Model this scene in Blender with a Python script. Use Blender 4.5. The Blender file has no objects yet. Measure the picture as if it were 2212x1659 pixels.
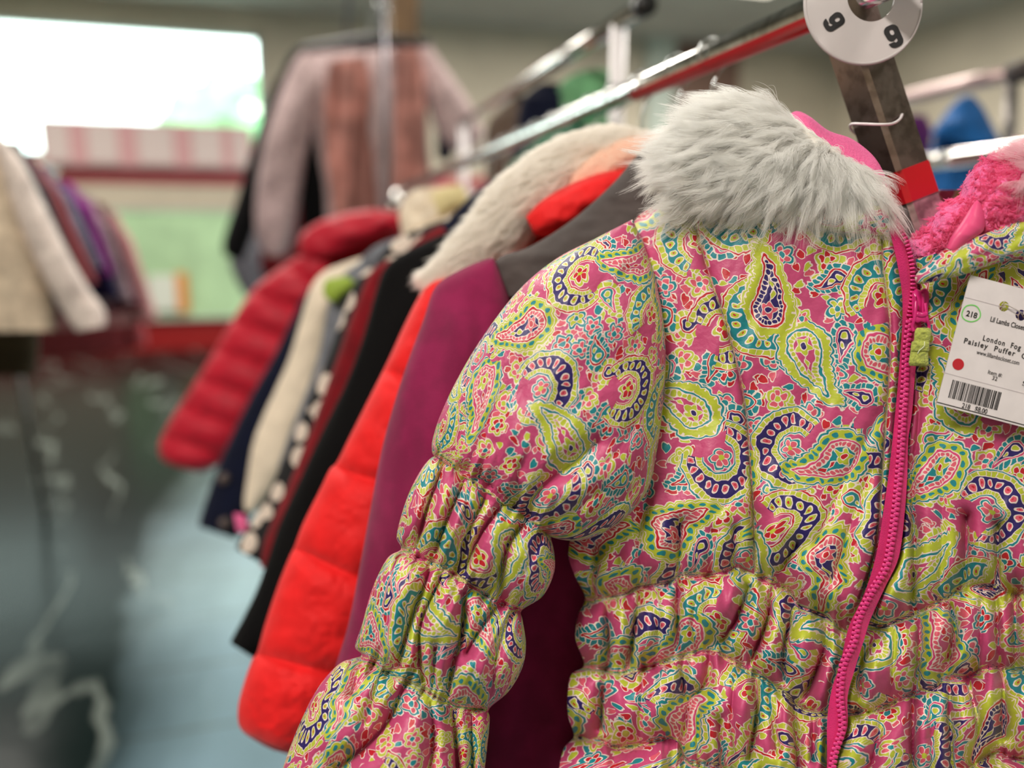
import bpy, math, random
import numpy as np
from mathutils import Matrix, Vector
random.seed(7); rng = np.random.default_rng(7)
SC = bpy.context.scene; COL = SC.collection
# ---------------------------------------------------------------- camera
F = 1661.0; CX, CY = 1106.0, 829.5                      # focal length and centre of the 2212 x 1659 frame
TH = math.atan(309.5/F); PS = math.atan(496*math.cos(TH)/F)
EYE = np.array([0.0, 0.0, 1.15])
FW = np.array([math.sin(PS)*math.cos(TH), math.cos(PS)*math.cos(TH), -math.sin(TH)])
RT = np.array([math.cos(PS), -math.sin(PS), 0.0]); UP = np.cross(RT, FW)
cam = bpy.data.cameras.new('camera'); co = bpy.data.objects.new('camera', cam); COL.objects.link(co)
cam.sensor_width = 36; cam.lens = F/2212*36; cam.clip_start = .01; cam.clip_end = 80
co.matrix_world = Matrix(((RT[0], UP[0], -FW[0], EYE[0]), (RT[1], UP[1], -FW[1], EYE[1]), (RT[2], UP[2], -FW[2], EYE[2]), (0, 0, 0, 1)))
SC.camera = co
cam.dof.use_dof = True; cam.dof.focus_distance = .43; cam.dof.aperture_fstop = 2.4
# ---------------------------------------------------------------- view, world, lamps
SC.view_settings.view_transform = 'Standard'; SC.view_settings.look = 'None'
SC.view_settings.exposure = 0.28; SC.view_settings.gamma = 1.0; SC.view_settings.use_curve_mapping = False
SC.cycles.max_bounces = 8; SC.cycles.diffuse_bounces = 5; SC.cycles.glossy_bounces = 3; SC.cycles.transmission_bounces = 4
SC.cycles.transparent_max_bounces = 4; SC.cycles.caustics_reflective = False; SC.cycles.caustics_refractive = False
SC.cycles.sample_clamp_indirect = 4.0; SC.cycles.adaptive_threshold = .02
W = bpy.data.worlds.new('daylight'); SC.world = W; W.use_nodes = True
bg = W.node_tree.nodes['Background']; bg.inputs[0].default_value = (.92, 1.0, .98, 1); bg.inputs[1].default_value = 5.5
def area(name, loc, rot, sx, sy, power, colr=(1, .94, .86)):
    l = bpy.data.lights.new(name, 'AREA'); l.shape = 'RECTANGLE'; l.size = sx; l.size_y = sy; l.energy = power; l.color = colr
    o = bpy.data.objects.new(name, l); COL.objects.link(o); o.location = loc; o.rotation_euler = rot; return o
LAMPS = [(-1.75, -.75, 66), (1.5, -.9, 10), (-.2, 3.2, 32), (2.8, 3.2, 95), (1.2, 6.2, 36), (4.2, 6.2, 75), (-2.4, 6.2, 46)]  # out of view; placed and powered for the shading on jacket and walls
for x, y, p in LAMPS:
    area('lamp_light', (x, y, 3.40), (0, 0, 0), .6, 1.2, p*1.7)
# ---------------------------------------------------------------- helpers: pixels to points, meshes, things
def P(px, py, d):
    """points at optical depth d seen at a place of the photograph (arrays allowed)"""
    px = np.asarray(px, float); py = np.asarray(py, float); d = np.asarray(d, float)
    px, py, d = np.broadcast_arrays(px, py, d)
    return EYE+d[..., None]*(FW+((px-CX)/F)[..., None]*RT+((CY-py)/F)[..., None]*UP)
def PY(px, py, Y):
    """where the ray through a place of the photograph meets the upright plane y = Y"""
    v = P(px, py, 1.0)-EYE
    return EYE+v*(np.asarray(Y, float)/v[..., 1])[..., None]
def PYd(px, py, Y): return float((PY(px, py, Y)-EYE)@FW)
def crv(pts, n=None, t=None):
    """smooth curve through points, uniform in the index (Catmull-Rom)"""
    p = np.asarray(pts, float); m = len(p)
    if t is None: t = np.linspace(0, m-1, n)
    t = np.clip(t, 0, m-1); i = np.minimum(t.astype(int), m-2); f = (t-i)[:, None]
    g = lambda k: p[np.clip(i+k, 0, m-1)]
    a, b, c, d = g(-1), g(0), g(1), g(2)
    return b+.5*f*(c-a)+f*f*(a-2.5*b+2*c-.5*d)+f**3*(1.5*(b-c)+.5*(d-a))
def mesh_obj(name, V, Q, mat, parent=None, uv=None, smooth=True):
    V = np.asarray(V, np.float32).reshape(-1, 3); me = bpy.data.meshes.new(name)
    Q = [np.asarray(q, np.int32) for q in (Q if isinstance(Q, list) else [Q])]
    Q = [q for q in Q if len(q)]
    me.vertices.add(len(V)); me.vertices.foreach_set('co', V.ravel())
    loops = np.concatenate([q.ravel() for q in Q]); tot = np.concatenate([np.full(len(q), q.shape[1]) for q in Q])
    st = np.concatenate([[0], np.cumsum(tot)[:-1]])
    me.loops.add(len(loops)); me.loops.foreach_set('vertex_index', loops)
    me.polygons.add(len(tot)); me.polygons.foreach_set('loop_start', st.astype(np.int32)); me.polygons.foreach_set('loop_total', tot.astype(np.int32))
    if smooth: me.polygons.foreach_set('use_smooth', np.ones(len(tot), bool))
    if uv is not None:
        l = me.uv_layers.new(name='UVMap'); l.data.foreach_set('uv', np.asarray(uv, np.float32).reshape(-1, 2)[loops].ravel())
    me.update(calc_edges=True); me.validate()
    me.materials.append(mat)
    return link_obj(name, me, parent)
def link_obj(name, data, parent=None):
    o = bpy.data.objects.new(name, data); COL.objects.link(o)
    if parent is not None:
        o.parent = parent
        r = parent
        while r.parent is not None: r = r.parent
        if parent is r: o.matrix_parent_inverse = Matrix.Translation(-Vector(r.location))
        else: o.matrix_parent_inverse = Matrix.Identity(4)
    return o
def tag(o, label=None, cat=None, group=None, kind=None):
    if label: o['label'] = label
    if cat: o['category'] = cat
    if group: o['group'] = group
    if kind: o['kind'] = kind
    return o
def thing(name, loc, label, cat, group=None):
    o = bpy.data.objects.new(name, None); COL.objects.link(o); o.location = [float(v) for v in loc]
    o.empty_display_size = .05
    return tag(o, label, cat, group)
def grid_faces(n, m, wrap=False, off=0):
    i = np.arange(n-1)[:, None]; j = np.arange(m if wrap else m-1)[None, :]; k = (j+1) % m
    a = i*m+j; b = i*m+k; c = (i+1)*m+k; d = (i+1)*m+j
    return np.stack([a, b, c, d], -1).reshape(-1, 4)+off
class MB:
    """collects pieces that make ONE mesh"""
    def __init__(s): s.V = []; s.Q = []; s.T = []; s.UV = []; s.n = 0
    def add(s, V, Q, T=None, uv=None):
        V = np.asarray(V, float).reshape(-1, 3)
        if len(Q): s.Q.append(np.asarray(Q)+s.n)
        if T is not None and len(T): s.T.append(np.asarray(T)+s.n)
        s.V.append(V); s.UV.append(np.zeros((len(V), 2)) if uv is None else np.asarray(uv).reshape(-1, 2)); s.n += len(V)
    def build(s, name, mat, parent=None, smooth=True):
        Q = []
        if s.Q: Q.append(np.concatenate(s.Q))
        if s.T: Q.append(np.concatenate(s.T))
        return mesh_obj(name, np.concatenate(s.V), Q, mat, parent, np.concatenate(s.UV), smooth)
def box(mb, lo, hi, M=None):
    x0, y0, z0 = lo; x1, y1, z1 = hi
    v = np.array([(x, y, z) for x in (x0, x1) for y in (y0, y1) for z in (z0, z1)], float)
    if M is not None: v = v@np.array(M)[:3, :3].T+np.array(M)[:3, 3]
    f = [(0, 1, 3, 2), (4, 6, 7, 5), (0, 4, 5, 1), (2, 3, 7, 6), (0, 2, 6, 4), (1, 5, 7, 3)]
    # own corners for every face so that shading stays flat
    V = np.concatenate([v[list(q)] for q in f]); mb.add(V, np.arange(24).reshape(6, 4), uv=V[:, :2])
def tube(mb, pts, r, n=10, r2=None, side=None, smooth_n=None, caps=True):
    """a tube along points; r may vary; r2/side: second radius along the given side vector"""
    p = np.asarray(pts, float)
    if smooth_n: p = crv(p, smooth_n)
    m = len(p); r = np.broadcast_to(np.asarray(r, float), (m,)) if np.ndim(r) == 0 or len(np.atleast_1d(r)) == m else np.interp(np.linspace(0, 1, m), np.linspace(0, 1, len(r)), r)
    t = np.gradient(p, axis=0); t /= np.linalg.norm(t, axis=1)[:, None]+1e-12
    a = np.array(side if side is not None else (0.13, .31, .94), float)
    A = []
    for i in range(m):
        a = a-(a@t[i])*t[i]; a /= np.linalg.norm(a)+1e-12; A.append(a.copy())
    A = np.array(A); B = np.cross(t, A); q = 1.0 if r2 is None else r2
    ph = np.linspace(0, 2*math.pi, n, endpoint=False)
    V = p[:, None]+r[:, None, None]*(np.cos(ph)[None, :, None]*A[:, None]*q+np.sin(ph)[None, :, None]*B[:, None])
    L = np.concatenate([[0], np.cumsum(np.linalg.norm(np.diff(p, axis=0), axis=1))])
    uv = np.stack(np.broadcast_arrays(ph[None, :]*r.mean(), L[:, None]), -1)
    V = V.reshape(-1, 3); Q = grid_faces(m, n, True); T = []
    uv = uv.reshape(-1, 2)
    if caps:
        V = np.concatenate([V, p[:1], p[-1:]]); uv = np.concatenate([uv, uv[:1], uv[-1:]])
        j = np.arange(n); k = (j+1) % n
        T = np.concatenate([np.stack([np.full(n, m*n), k, j], -1), np.stack([np.full(n, m*n+1), (m-1)*n+j, (m-1)*n+k], -1)])
    mb.add(V, Q, T, uv)
# ---------------------------------------------------------------- puffs: height over traced seams and creases
def seg_dist(px, py, line):
    L = np.asarray(line, float); best = np.full(px.shape, 1e9, np.float32)
    for (ax, ay), (bx, by) in zip(L[:-1], L[1:]):
        dx, dy = bx-ax, by-ay; q = dx*dx+dy*dy+1e-9
        t = np.clip(((px-ax)*dx+(py-ay)*dy)/q, 0, 1)
        best = np.minimum(best, np.hypot(px-ax-t*dx, py-ay-t*dy))
    return best
def puff(px, py, elastics, creases, ew=26., cw=13., seams=(), sw=7.):
    h = np.ones(px.shape, np.float32); near = np.full(px.shape, 1e9, np.float32)
    for e in elastics:
        d = seg_dist(px, py, crv(e, max(2, len(e)*4))); near = np.minimum(near, d); h *= 1-np.exp(-(d/ew)**.95)
    for c in creases:
        amp = .85; w = cw
        if isinstance(c, tuple): c, amp, w = c[0], c[1], c[2]*cw/12.0
        d = seg_dist(px, py, crv(c, max(2, len(c)*3))); h *= 1-min(1.0, amp*1.15)*np.exp(-(d/w)**1.05)
    for s_ in seams:
        d = seg_dist(px, py, crv(s_, max(2, len(s_)*4))); h *= 1-.55*np.exp(-(d/sw)**1.2)
    return h, near
def vnoise(x, y, seed=0):
    xi = np.floor(x).astype(np.int64); yi = np.floor(y).astype(np.int64); fx = x-xi; fy = y-yi
    fx = fx*fx*(3-2*fx); fy = fy*fy*(3-2*fy)
    def hsh(a, b):
        n = (a*374761393+b*668265263+seed*1442695041) & 0x7fffffff
        n = ((n ^ (n >> 13))*1274126177) & 0x7fffffff
        return ((n ^ (n >> 16)) & 0xffff)/65535.0
    return (hsh(xi, yi)*(1-fx)+hsh(xi+1, yi)*fx)*(1-fy)+(hsh(xi, yi+1)*(1-fx)+hsh(xi+1, yi+1)*fx)*fy
# ---------------------------------------------------------------- node helpers
class S:
    """a socket (or number) with arithmetic that builds math nodes"""
    nt = None
    def __init__(s, v): s.v = v
    @staticmethod
    def w(v): return v if isinstance(v, S) else S(v)
    @staticmethod
    def m(op, *a):
        n = S.nt.nodes.new('ShaderNodeMath'); n.operation = op
        for i, x in enumerate(a):
            x = S.w(x)
            if isinstance(x.v, (int, float)): n.inputs[i].default_value = float(x.v)
            else: S.nt.links.new(x.v, n.inputs[i])
        return S(n.outputs[0])
    def __add__(s, o): return S.m('ADD', s, o)
    __radd__ = __add__
    def __sub__(s, o): return S.m('SUBTRACT', s, o)
    def __rsub__(s, o): return S.m('SUBTRACT', o, s)
    def __mul__(s, o): return S.m('MULTIPLY', s, o)
    __rmul__ = __mul__
    def __truediv__(s, o): return S.m('DIVIDE', s, o)
    def __lt__(s, o): return S.m('LESS_THAN', s, o)
    def __gt__(s, o): return S.m('GREATER_THAN', s, o)
def sabs(a): return S.m('ABSOLUTE', a)
def slen(a, b): return S.m('SQRT', a*a+b*b)
def smod(a, q): return S.m('FLOORED_MODULO', a, q)
def cell(a, q): return smod(a, q)-q/2
def link(a, b): S.nt.links.new(a.v if isinstance(a, S) else a, b)
def col(c):
    def f(u):
        u = u/255
        return u/12.92 if u <= .04045 else ((u+.055)/1.055)**2.4
    return (f(c[0]), f(c[1]), f(c[2]), 1)
def mixc(f, a, b):
    n = S.nt.nodes.new('ShaderNodeMix'); n.data_type = 'RGBA'
    ins = [i for i in n.inputs if i.type == 'RGBA']
    fac = n.inputs[0]
    f = S.w(f)
    if isinstance(f.v, (int, float)): fac.default_value = f.v
    else: S.nt.links.new(f.v, fac)
    for sck, c in zip(ins, (a, b)):
        if isinstance(c, tuple): sck.default_value = c
        else: link(c, sck)
    return S([o for o in n.outputs if o.type == 'RGBA'][0])
def sepxyz(v):
    n = S.nt.nodes.new('ShaderNodeSeparateXYZ'); link(v, n.inputs[0])
    return S(n.outputs[0]), S(n.outputs[1]), S(n.outputs[2])
def comb(x, y, z=0.0):
    n = S.nt.nodes.new('ShaderNodeCombineXYZ')
    for i, a in enumerate((x, y, z)):
        a = S.w(a)
        if isinstance(a.v, (int, float)): n.inputs[i].default_value = a.v
        else: link(a, n.inputs[i])
    return S(n.outputs[0])
def noise(vec, scale, detail=2.0, dim='3D'):
    n = S.nt.nodes.new('ShaderNodeTexNoise'); n.noise_dimensions = dim
    if vec is not None: link(vec, n.inputs['Vector'])
    n.inputs['Scale'].default_value = scale; n.inputs['Detail'].default_value = detail
    return n
def vcell(x, y, pitch, rnd, off):
    """nearest jittered lattice point: offset from it, and three random numbers"""
    n = S.nt.nodes.new('ShaderNodeTexVoronoi'); n.voronoi_dimensions = '2D'
    n.inputs['Scale'].default_value = 1.0; n.inputs['Randomness'].default_value = rnd
    X = x/pitch+off; Y = y/pitch+off*1.7
    link(comb(X, Y), n.inputs['Vector'])
    px, py, _ = sepxyz(n.outputs['Position'])
    r, g, b = sepxyz(n.outputs['Color'])
    return (X-px)*pitch, (Y-py)*pitch, r, g, b
PINK, CORAL, LIME, TEAL = col((190, 70, 116)), col((212, 88, 108)), col((181, 190, 56)), col((25, 130, 140))
NAVY, RED, WHITE, MAG = col((42, 28, 98)), col((188, 28, 42)), col((230, 212, 204)), col((208, 66, 116))
def drop(x, y, ang, flip, r1, h, bend):
    c, s_ = S.m('COSINE', ang), S.m('SINE', ang)
    X = x*c-y*s_; Y = x*s_+y*c
    Y = Y+h*.38
    X = X*flip
    X = X+sabs(Y)*Y*bend
    ax = sabs(X); b = (r1-1.0)/h; a = math.sqrt(1-b*b)
    k = Y*a-ax*b
    d0 = slen(X, Y)-r1; d1 = slen(X, Y-h)-1.0; d2 = ax*a+Y*b-r1
    lo = k < 0.0; hi = k > a*h
    d = d2+(d0-d2)*lo+(d1-d2)*hi
    a0 = math.atan2(a, -b)*r1
    s0 = S.m('ARCTAN2', ax, Y*-1.0)*r1
    s = (k+a0)+(s0-(k+a0))*lo
    return d, s, X, Y
def over(base, c, m): return mixc(m, base, c)
def paisley_color(x, y):
    # hand-drawn wobble
    nz = noise(comb(x, y), .028, 2.0)
    nx, ny, _ = sepxyz(nz.outputs['Color'])
    x = x+(nx-.5)*22; y = y+(ny-.5)*22
    n2 = noise(comb(x, y), .075, 0.0)
    nx, ny, _ = sepxyz(n2.outputs['Color'])
    x = x+(nx-.5)*4.5; y = y+(ny-.5)*4.5
    c = mixc(0.0, PINK, PINK)
    # small hearts and leaves
    for pitch, off, rad in ((30.0, 3.3, 8.6), (34.0, 9.1, 9.4)):
        dx, dy, r, g, b = vcell(x, y, pitch, .75, off)
        a = g*6.283; ca, sa = S.m('COSINE', a), S.m('SINE', a)
        X = dx*ca-dy*sa; Y = dx*sa+dy*ca
        # a heart: two lobes that meet in a point
        hd = slen(sabs(X)*1.25, Y-sabs(X)*.75)
        on = r > .34
        q = mixc(b > .35, RED, CORAL); q = mixc(b > .62, q, LIME); q = mixc(b > .86, q, TEAL)
        c = over(c, WHITE, (hd < rad+2.4)*on); c = over(c, q, (hd < rad)*on)
    # flowers
    dx, dy, r, g, b = vcell(x, y, 70.0, .5, 1.37)
    th = S.m('ARCTAN2', dy, dx)+r*6.28; rr = slen(dx, dy)
    R = (sabs(S.m('COSINE', th*2.5))*.34+.66)*27.0
    on = b > .22
    oc = mixc(g > .72, LIME, TEAL); pc = mixc(r > .55, CORAL, RED); pc = mixc(r > .85, pc, LIME)
    c = over(c, WHITE, (rr < R+2.6)*on); c = over(c, oc, (rr < R)*on); c = over(c, WHITE, (rr < R-5.5)*on)
    petal = sabs(S.m('COSINE', th*2.5)) > .3
    c = over(c, pc, (rr < R-8.0)*petal*on)
    c = over(c, WHITE, (rr < 8.5)*on); c = over(c, mixc(g > .4, LIME, TEAL), (rr < 6.5)*on)
    # middle-sized drops
    dx, dy, r, g, b = vcell(x, y, 122.0, .5, 5.71)
    fl = (b > .5)*2.0-1.0
    d, s, X, Y = drop(dx, dy, r*6.28, fl, 17.0, 52.0, .0050)
    on = g > .25
    e = sabs(S.m('SINE', s*(math.pi/11)))*3.0+12.0
    c = over(c, WHITE, (d < e+2.4)*on)
    c = over(c, mixc(r > .5, LIME, TEAL), (d < e)*on)
    c = over(c, WHITE, (d < e)*(sabs(cell(s, 11.0)) > 4.4)*on)
    c = over(c, WHITE, (d < 4.0)*on); c = over(c, mixc(b > .4, RED, MAG), (d < 2.0)*on)
    c = over(c, WHITE, (d < -1.5)*on)
    c = over(c, mixc(g > .6, NAVY, TEAL), (d < -3.5)*on)
    c = over(c, WHITE, (slen(X, Y) < 8.0)*on); c = over(c, LIME, (slen(X, Y) < 6.0)*on)
    c = over(c, WHITE, (slen(X*1.6, Y-20.0) < 7.5)*on); c = over(c, LIME, (slen(X*1.6, Y-20.0) < 5.0)*on)
    # feathered crescents
    dx, dy, r, g, b = vcell(x, y, 225.0, .4, 2.37)
    a = r*6.28; ca, sa = S.m('COSINE', a), S.m('SINE', a)
    X = dx*ca-dy*sa; Y = dx*sa+dy*ca
    th = S.m('ARCTAN2', Y, X); rr = slen(X, Y)
    t1 = g > .45
    d = sabs(rr-62.0)-S.m('COSINE', th*.5)*19.0; s = th*62.0
    on = (sabs(th) < 2.35)*(b > .12)
    disc = (rr < 62.0)*(b > .12)
    c = over(c, PINK, disc)
    c = over(c, WHITE, (d < 17.5)*on); c = over(c, mixc(t1, TEAL, RED), (d < 15.5)*on); c = over(c, WHITE, (d < 12.5)*on)
    c = over(c, LIME, (d < 10.8)*(sabs(cell(s, 10.6)) < 4.5)*on)
    c = over(c, WHITE, (d < 1.8)*on)
    c = over(c, mixc(t1, NAVY, mixc(b > .6, TEAL, NAVY)), (d < 0.0)*on)
    dr = slen(cell(s, 21.0), (rr-62.0)*.62)
    c = over(c, WHITE, (dr < 7.0)*(d < -1.5)*on); c = over(c, mixc(t1, CORAL, LIME), (dr < 5.0)*(d < -2.5)*on); c = over(c, RED, (dr < 1.8)*on)
    th5 = th+1.0; R = (sabs(S.m('COSINE', th5*2.5))*.3+.7)*25.0
    c = over(c, WHITE, (rr < R+2.4)*disc); c = over(c, mixc(t1, TEAL, LIME), (rr < R)*disc); c = over(c, WHITE, (rr < R-4.0)*disc)
    c = over(c, mixc(t1, CORAL, RED), (rr < R-6.2)*(sabs(S.m('COSINE', th5*2.5)) > .3)*disc); c = over(c, LIME, (rr < 6.0)*disc)
    # big paisleys
    dx, dy, r, g, b = vcell(x, y, 205.0, .42, 7.9)
    on = g > .2
    fl = (b > .5)*2.0-1.0
    d, s, X, Y = drop(dx, dy, r*6.28, fl, 33.0, 104.0, .0040)
    t1 = g > .5; t2 = b > .6
    sc = sabs(S.m('SINE', s*(math.pi/17)))
    e = sc*5.0+27.0
    c = over(c, WHITE, (d < e+2.6)*on)
    c = over(c, mixc(t1, LIME, TEAL), (d < e)*on)
    c = over(c, WHITE, (d < e-4.0)*on)
    c = over(c, LIME, (d < e-6.0)*on)
    c = over(c, WHITE, (d < e-6.0)*(sabs(cell(s+8.5, 17.0)) > 7.2)*t2*on)
    dot = slen(cell(s, 17.0), d-15.0)
    c = over(c, mixc(t2, TEAL, LIME), (dot < 5.2)*on)
    c = over(c, WHITE, (d < 8.0)*on)
    c = over(c, mixc(t1, RED, mixc(t2, MAG, TEAL)), (d < 5.8)*on)
    c = over(c, WHITE, (d < 1.6)*on)
    bead = slen(cell(s, 10.5), (d+5.0)*.95)
    c = over(c, mixc(t2, CORAL, mixc(t1, NAVY, LIME)), (bead < 4.5)*(d < 1.0)*on)
    c = over(c, mixc(t1, NAVY, mixc(b > .3, TEAL, PINK)), (d < -11.5)*on)
    th = S.m('ARCTAN2', X, Y); rr = slen(X, Y)
    R = (S.m('COSINE', th*5.0)*.2+.8)*19.0
    ins = (d < -11.5)*on
    c = over(c, WHITE, (rr < R+2.2)*ins); c = over(c, mixc(t1, CORAL, LIME), (rr < R)*ins)
    c = over(c, WHITE, (rr < 8.0)*ins); c = over(c, mixc(t2, RED, NAVY), (rr < 6.0)*ins)
    ym = cell(Y-24.0, 21.0); dm = sabs(X)+sabs(ym)*.62; up = (Y > 22.0)*(d < -12.5)*on
    c = over(c, WHITE, (dm < 7.0)*up); c = over(c, mixc(t1, LIME, mixc(t2, RED, LIME)), (dm < 4.8)*up)
    return c
# ---------------------------------------------------------------- materials
def newmat(name):
    m = bpy.data.materials.new(name); m.use_nodes = True; S.nt = m.node_tree
    return m, m.node_tree.nodes['Principled BSDF']
def setb(b, **k):
    for a, v in k.items():
        n = a.replace('_', ' ')
        for i in b.inputs:
            if i.name.lower() == n.lower(): i.default_value = v; break
def bump(b, h, strength=.4, dist=.001):
    n = S.nt.nodes.new('ShaderNodeBump'); n.inputs['Strength'].default_value = strength; n.inputs['Distance'].default_value = dist
    link(h, n.inputs['Height']); link(n.outputs[0], b.inputs['Normal'])
def objco():
    n = S.nt.nodes.new('ShaderNodeTexCoord'); return n
def plain(name, c, rough=.6, metal=0., spec=.5, var=0., vs=30., bmp=0., bs=200., bd=.001, sheen=0., c2=None):
    m, b = newmat(name); setb(b, Roughness=rough, Metallic=metal, Specular_IOR_Level=spec, Sheen_Weight=sheen)
    tc = objco(); base = col(c)
    if var or c2:
        n = noise(tc.outputs['Object'], vs, 3.0); f = S(n.outputs[0])
        f = S.m('MULTIPLY', S.m('SUBTRACT', f, .38), 4.0); f = S.m('MINIMUM', S.m('MAXIMUM', f, 0.0), 1.0)
        d = col(c2) if c2 else col(tuple(v*(1-var) for v in c))
        link(mixc(f, d, base), b.inputs['Base Color'])
    else: b.inputs['Base Color'].default_value = base
    if bmp:
        n = noise(tc.outputs['Object'], bs, 3.0); bump(b, n.outputs[0], bmp, bd)
    return m
def make_paisley():
    m, b = newmat('paisley_satin'); setb(b, Roughness=.48, Specular_IOR_Level=.42, Sheen_Weight=.08, Sheen_Roughness=.4)
    tc = objco(); x, y, _ = sepxyz(tc.outputs['UV'])
    link(paisley_color(x, y), b.inputs['Base Color'])
    n = noise(comb(x, y), .022, 4.0); n2 = noise(comb(x*.9, y*.9), .9, 1.0)
    bump(b, S(n.outputs[0])*1.0+S(n2.outputs[0])*.02, .35, .004)
    return m
def fabric(name, c, rough=.85, weave=1400., bmp=.35, sheen=.06, var=.15, vs=45.):
    return plain(name, c, rough, 0, .25, var, vs, bmp, weave, .0006, sheen)
def boucle(name, c, scale=420., c2=None, strength=.9):
    m, b = newmat(name); setb(b, Roughness=.95, Specular_IOR_Level=.15, Sheen_Weight=.6, Sheen_Roughness=.6)
    b.inputs['Sheen Tint'].default_value = col(tuple(min(255, v*1.1+25) for v in c))
    tc = objco(); n0 = noise(tc.outputs['Object'], scale*.5, 2.0)
    mx = S.nt.nodes.new('ShaderNodeVectorMath'); mx.operation = 'MULTIPLY_ADD'
    link(n0.outputs['Color'], mx.inputs[0]); mx.inputs[1].default_value = (.004,)*3; link(tc.outputs['Object'], mx.inputs[2])
    v = S.nt.nodes.new('ShaderNodeTexVoronoi'); v.inputs['Scale'].default_value = scale; link(mx.outputs[0], v.inputs['Vector'])
    h = 1.0-S(v.outputs['Distance'])
    cc = mixc(S.m('MINIMUM', S(v.outputs['Distance']), 1.0), col(c), col(c2 or tuple(q*.78 for q in c)))
    link(cc, b.inputs['Base Color']); bump(b, h, strength, .0022)
    return m
def stripes(name, c1, c2, axis, pitch, duty=.5, rough=.8, dim=0.0):
    m, b = newmat(name); setb(b, Roughness=rough)
    tc = objco(); v = sepxyz(tc.outputs['Object'])[axis]
    nz = noise(tc.outputs['Object'], 9.0, 2.0); v = v+(S(nz.outputs[0])-.5)*pitch*.6
    link(mixc(smod(v, pitch) < pitch*duty, col(c1), col(c2)), b.inputs['Base Color']); return m
def dots(name, c1, c2, pitch, rad, rough=.85):
    m, b = newmat(name); setb(b, Roughness=rough)
    tc = objco(); v = S.nt.nodes.new('ShaderNodeTexVoronoi'); v.inputs['Scale'].default_value = 1/pitch; v.inputs['Randomness'].default_value = .35
    link(tc.outputs['Object'], v.inputs['Vector'])
    link(mixc(S(v.outputs['Distance']) < rad, col(c2), col(c1)), b.inputs['Base Color']); return m
def chrome(name, c=(214, 214, 210), rough=.14, c2=None):
    m, b = newmat(name); setb(b, Metallic=1.0, Roughness=rough)
    tc = objco(); n = noise(tc.outputs['Object'], 90.0, 5.0); f = S.m('MINIMUM', S.m('MAXIMUM', (S(n.outputs[0])-.46)*6.0, 0.0), 1.0)
    link(mixc(f, col(c), col(c2 or tuple(v*.85 for v in c))), b.inputs['Base Color'])
    n2 = noise(tc.outputs['Object'], 300.0, 3.0); link(S(n2.outputs[0])*.18+(rough-.06), b.inputs['Roughness'])
    return m
def furmat(name, c, c2=None):
    m, b = newmat(name); setb(b, Roughness=.6, Specular_IOR_Level=.2, Sheen_Weight=.8, Sheen_Roughness=.5)
    hi = S.nt.nodes.new('ShaderNodeHairInfo')
    link(mixc(S(hi.outputs['Random']), col(c), col(c2 or tuple(v*.9 for v in c))), b.inputs['Base Color'])
    tr = S.nt.nodes.new('ShaderNodeBsdfTranslucent'); tr.inputs[0].default_value = col(c)
    mx = S.nt.nodes.new('ShaderNodeMixShader'); mx.inputs[0].default_value = .55
    out = [n for n in S.nt.nodes if n.type == 'OUTPUT_MATERIAL'][0]
    link(b.outputs[0], mx.inputs[1]); link(tr.outputs[0], mx.inputs[2]); link(mx.outputs[0], out.inputs[0])
    return m
def emis(name, c, s):
    m, b = newmat(name); b.inputs['Base Color'].default_value = col(c); b.inputs['Emission Color'].default_value = col(c); b.inputs['Emission Strength'].default_value = s
    return m
M = {}
M['paisley'] = make_paisley()
M['fleece'] = boucle('pink_fleece', (244, 122, 172), 480., (232, 96, 150), .6)
M['fleece_fine'] = boucle('pink_plush', (242, 116, 166), 900., (230, 92, 146), .4)
M['satin_pink'] = plain('pink_lining', (236, 80, 134), .45, bmp=.2, bs=60, bd=.003)
M['zip_tape'] = fabric('zipper_tape_pink', (214, 40, 112), .8, 1500., .6, .3, .12)
M['zip_teeth'] = plain('zipper_teeth_pink', (222, 56, 132), .35)
M['zip_metal'] = plain('enamel_pink', (206, 38, 118), .22, c2=(206, 38, 118))
M['lime_web'] = plain('lime_webbing', (184, 192, 86), .85, bmp=.8, bs=900., bd=.001, sheen=.3, var=.18, vs=400.)
M['thread'] = plain('white_thread', (225, 230, 200), .7)
M['fur_white'] = furmat('white_fur', (255, 255, 253), (253, 250, 246))
M['fur_hotpink'] = furmat('pink_pile', (252, 132, 184), (244, 108, 164))
M['fur_base'] = plain('fur_backing', (250, 244, 236), .9)
M['fur_cream'] = furmat('cream_fur', (255, 252, 246), (255, 245, 236))
M['fur_pinkish'] = furmat('pink_tinted_fur', (255, 226, 232), (250, 205, 216))
M['card'] = plain('tag_card', (226, 218, 220), .55, var=.03, vs=80)
M['ink'] = plain('black_ink', (22, 20, 24), .5)
M['grey_ink'] = plain('grey_crease', (196, 186, 192), .6)
M['red_ink'] = plain('red_dot_ink', (188, 30, 44), .5)
M['green_ink'] = plain('green_marker', (112, 205, 96), .5)
M['plastic_clear'] = plain('nylon_barb', (205, 195, 190), .3)
M['ring'] = plain('divider_plastic', (232, 224, 224), .32, var=.05, vs=20)
b_ = M['ring'].node_tree.nodes['Principled BSDF']; setb(b_, Transmission_Weight=.25, IOR=1.3)
M['chrome'] = chrome('chrome_tube', (225, 224, 220), .12)
M['steel'] = chrome('worn_steel', (150, 136, 128), .30, (124, 110, 102))
M['steel_pale'] = chrome('galvanised_steel', (205, 198, 192), .38, (150, 142, 138))
M['redtape_and_reflection'] = plain('red_tape_and_reflection', (186, 20, 32), .30)  # for the leg tape and the painted reflection under the rail
M['white_wire'] = plain('white_coated_wire', (232, 226, 228), .35)
M['white_plastic'] = plain('white_hanger_plastic', (228, 226, 222), .35)
M['clear_hook'] = chrome('hanger_hook_steel', (200, 205, 205), .2)
M['dark_wood'] = plain('dark_plastic', (40, 36, 34), .4)
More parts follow.
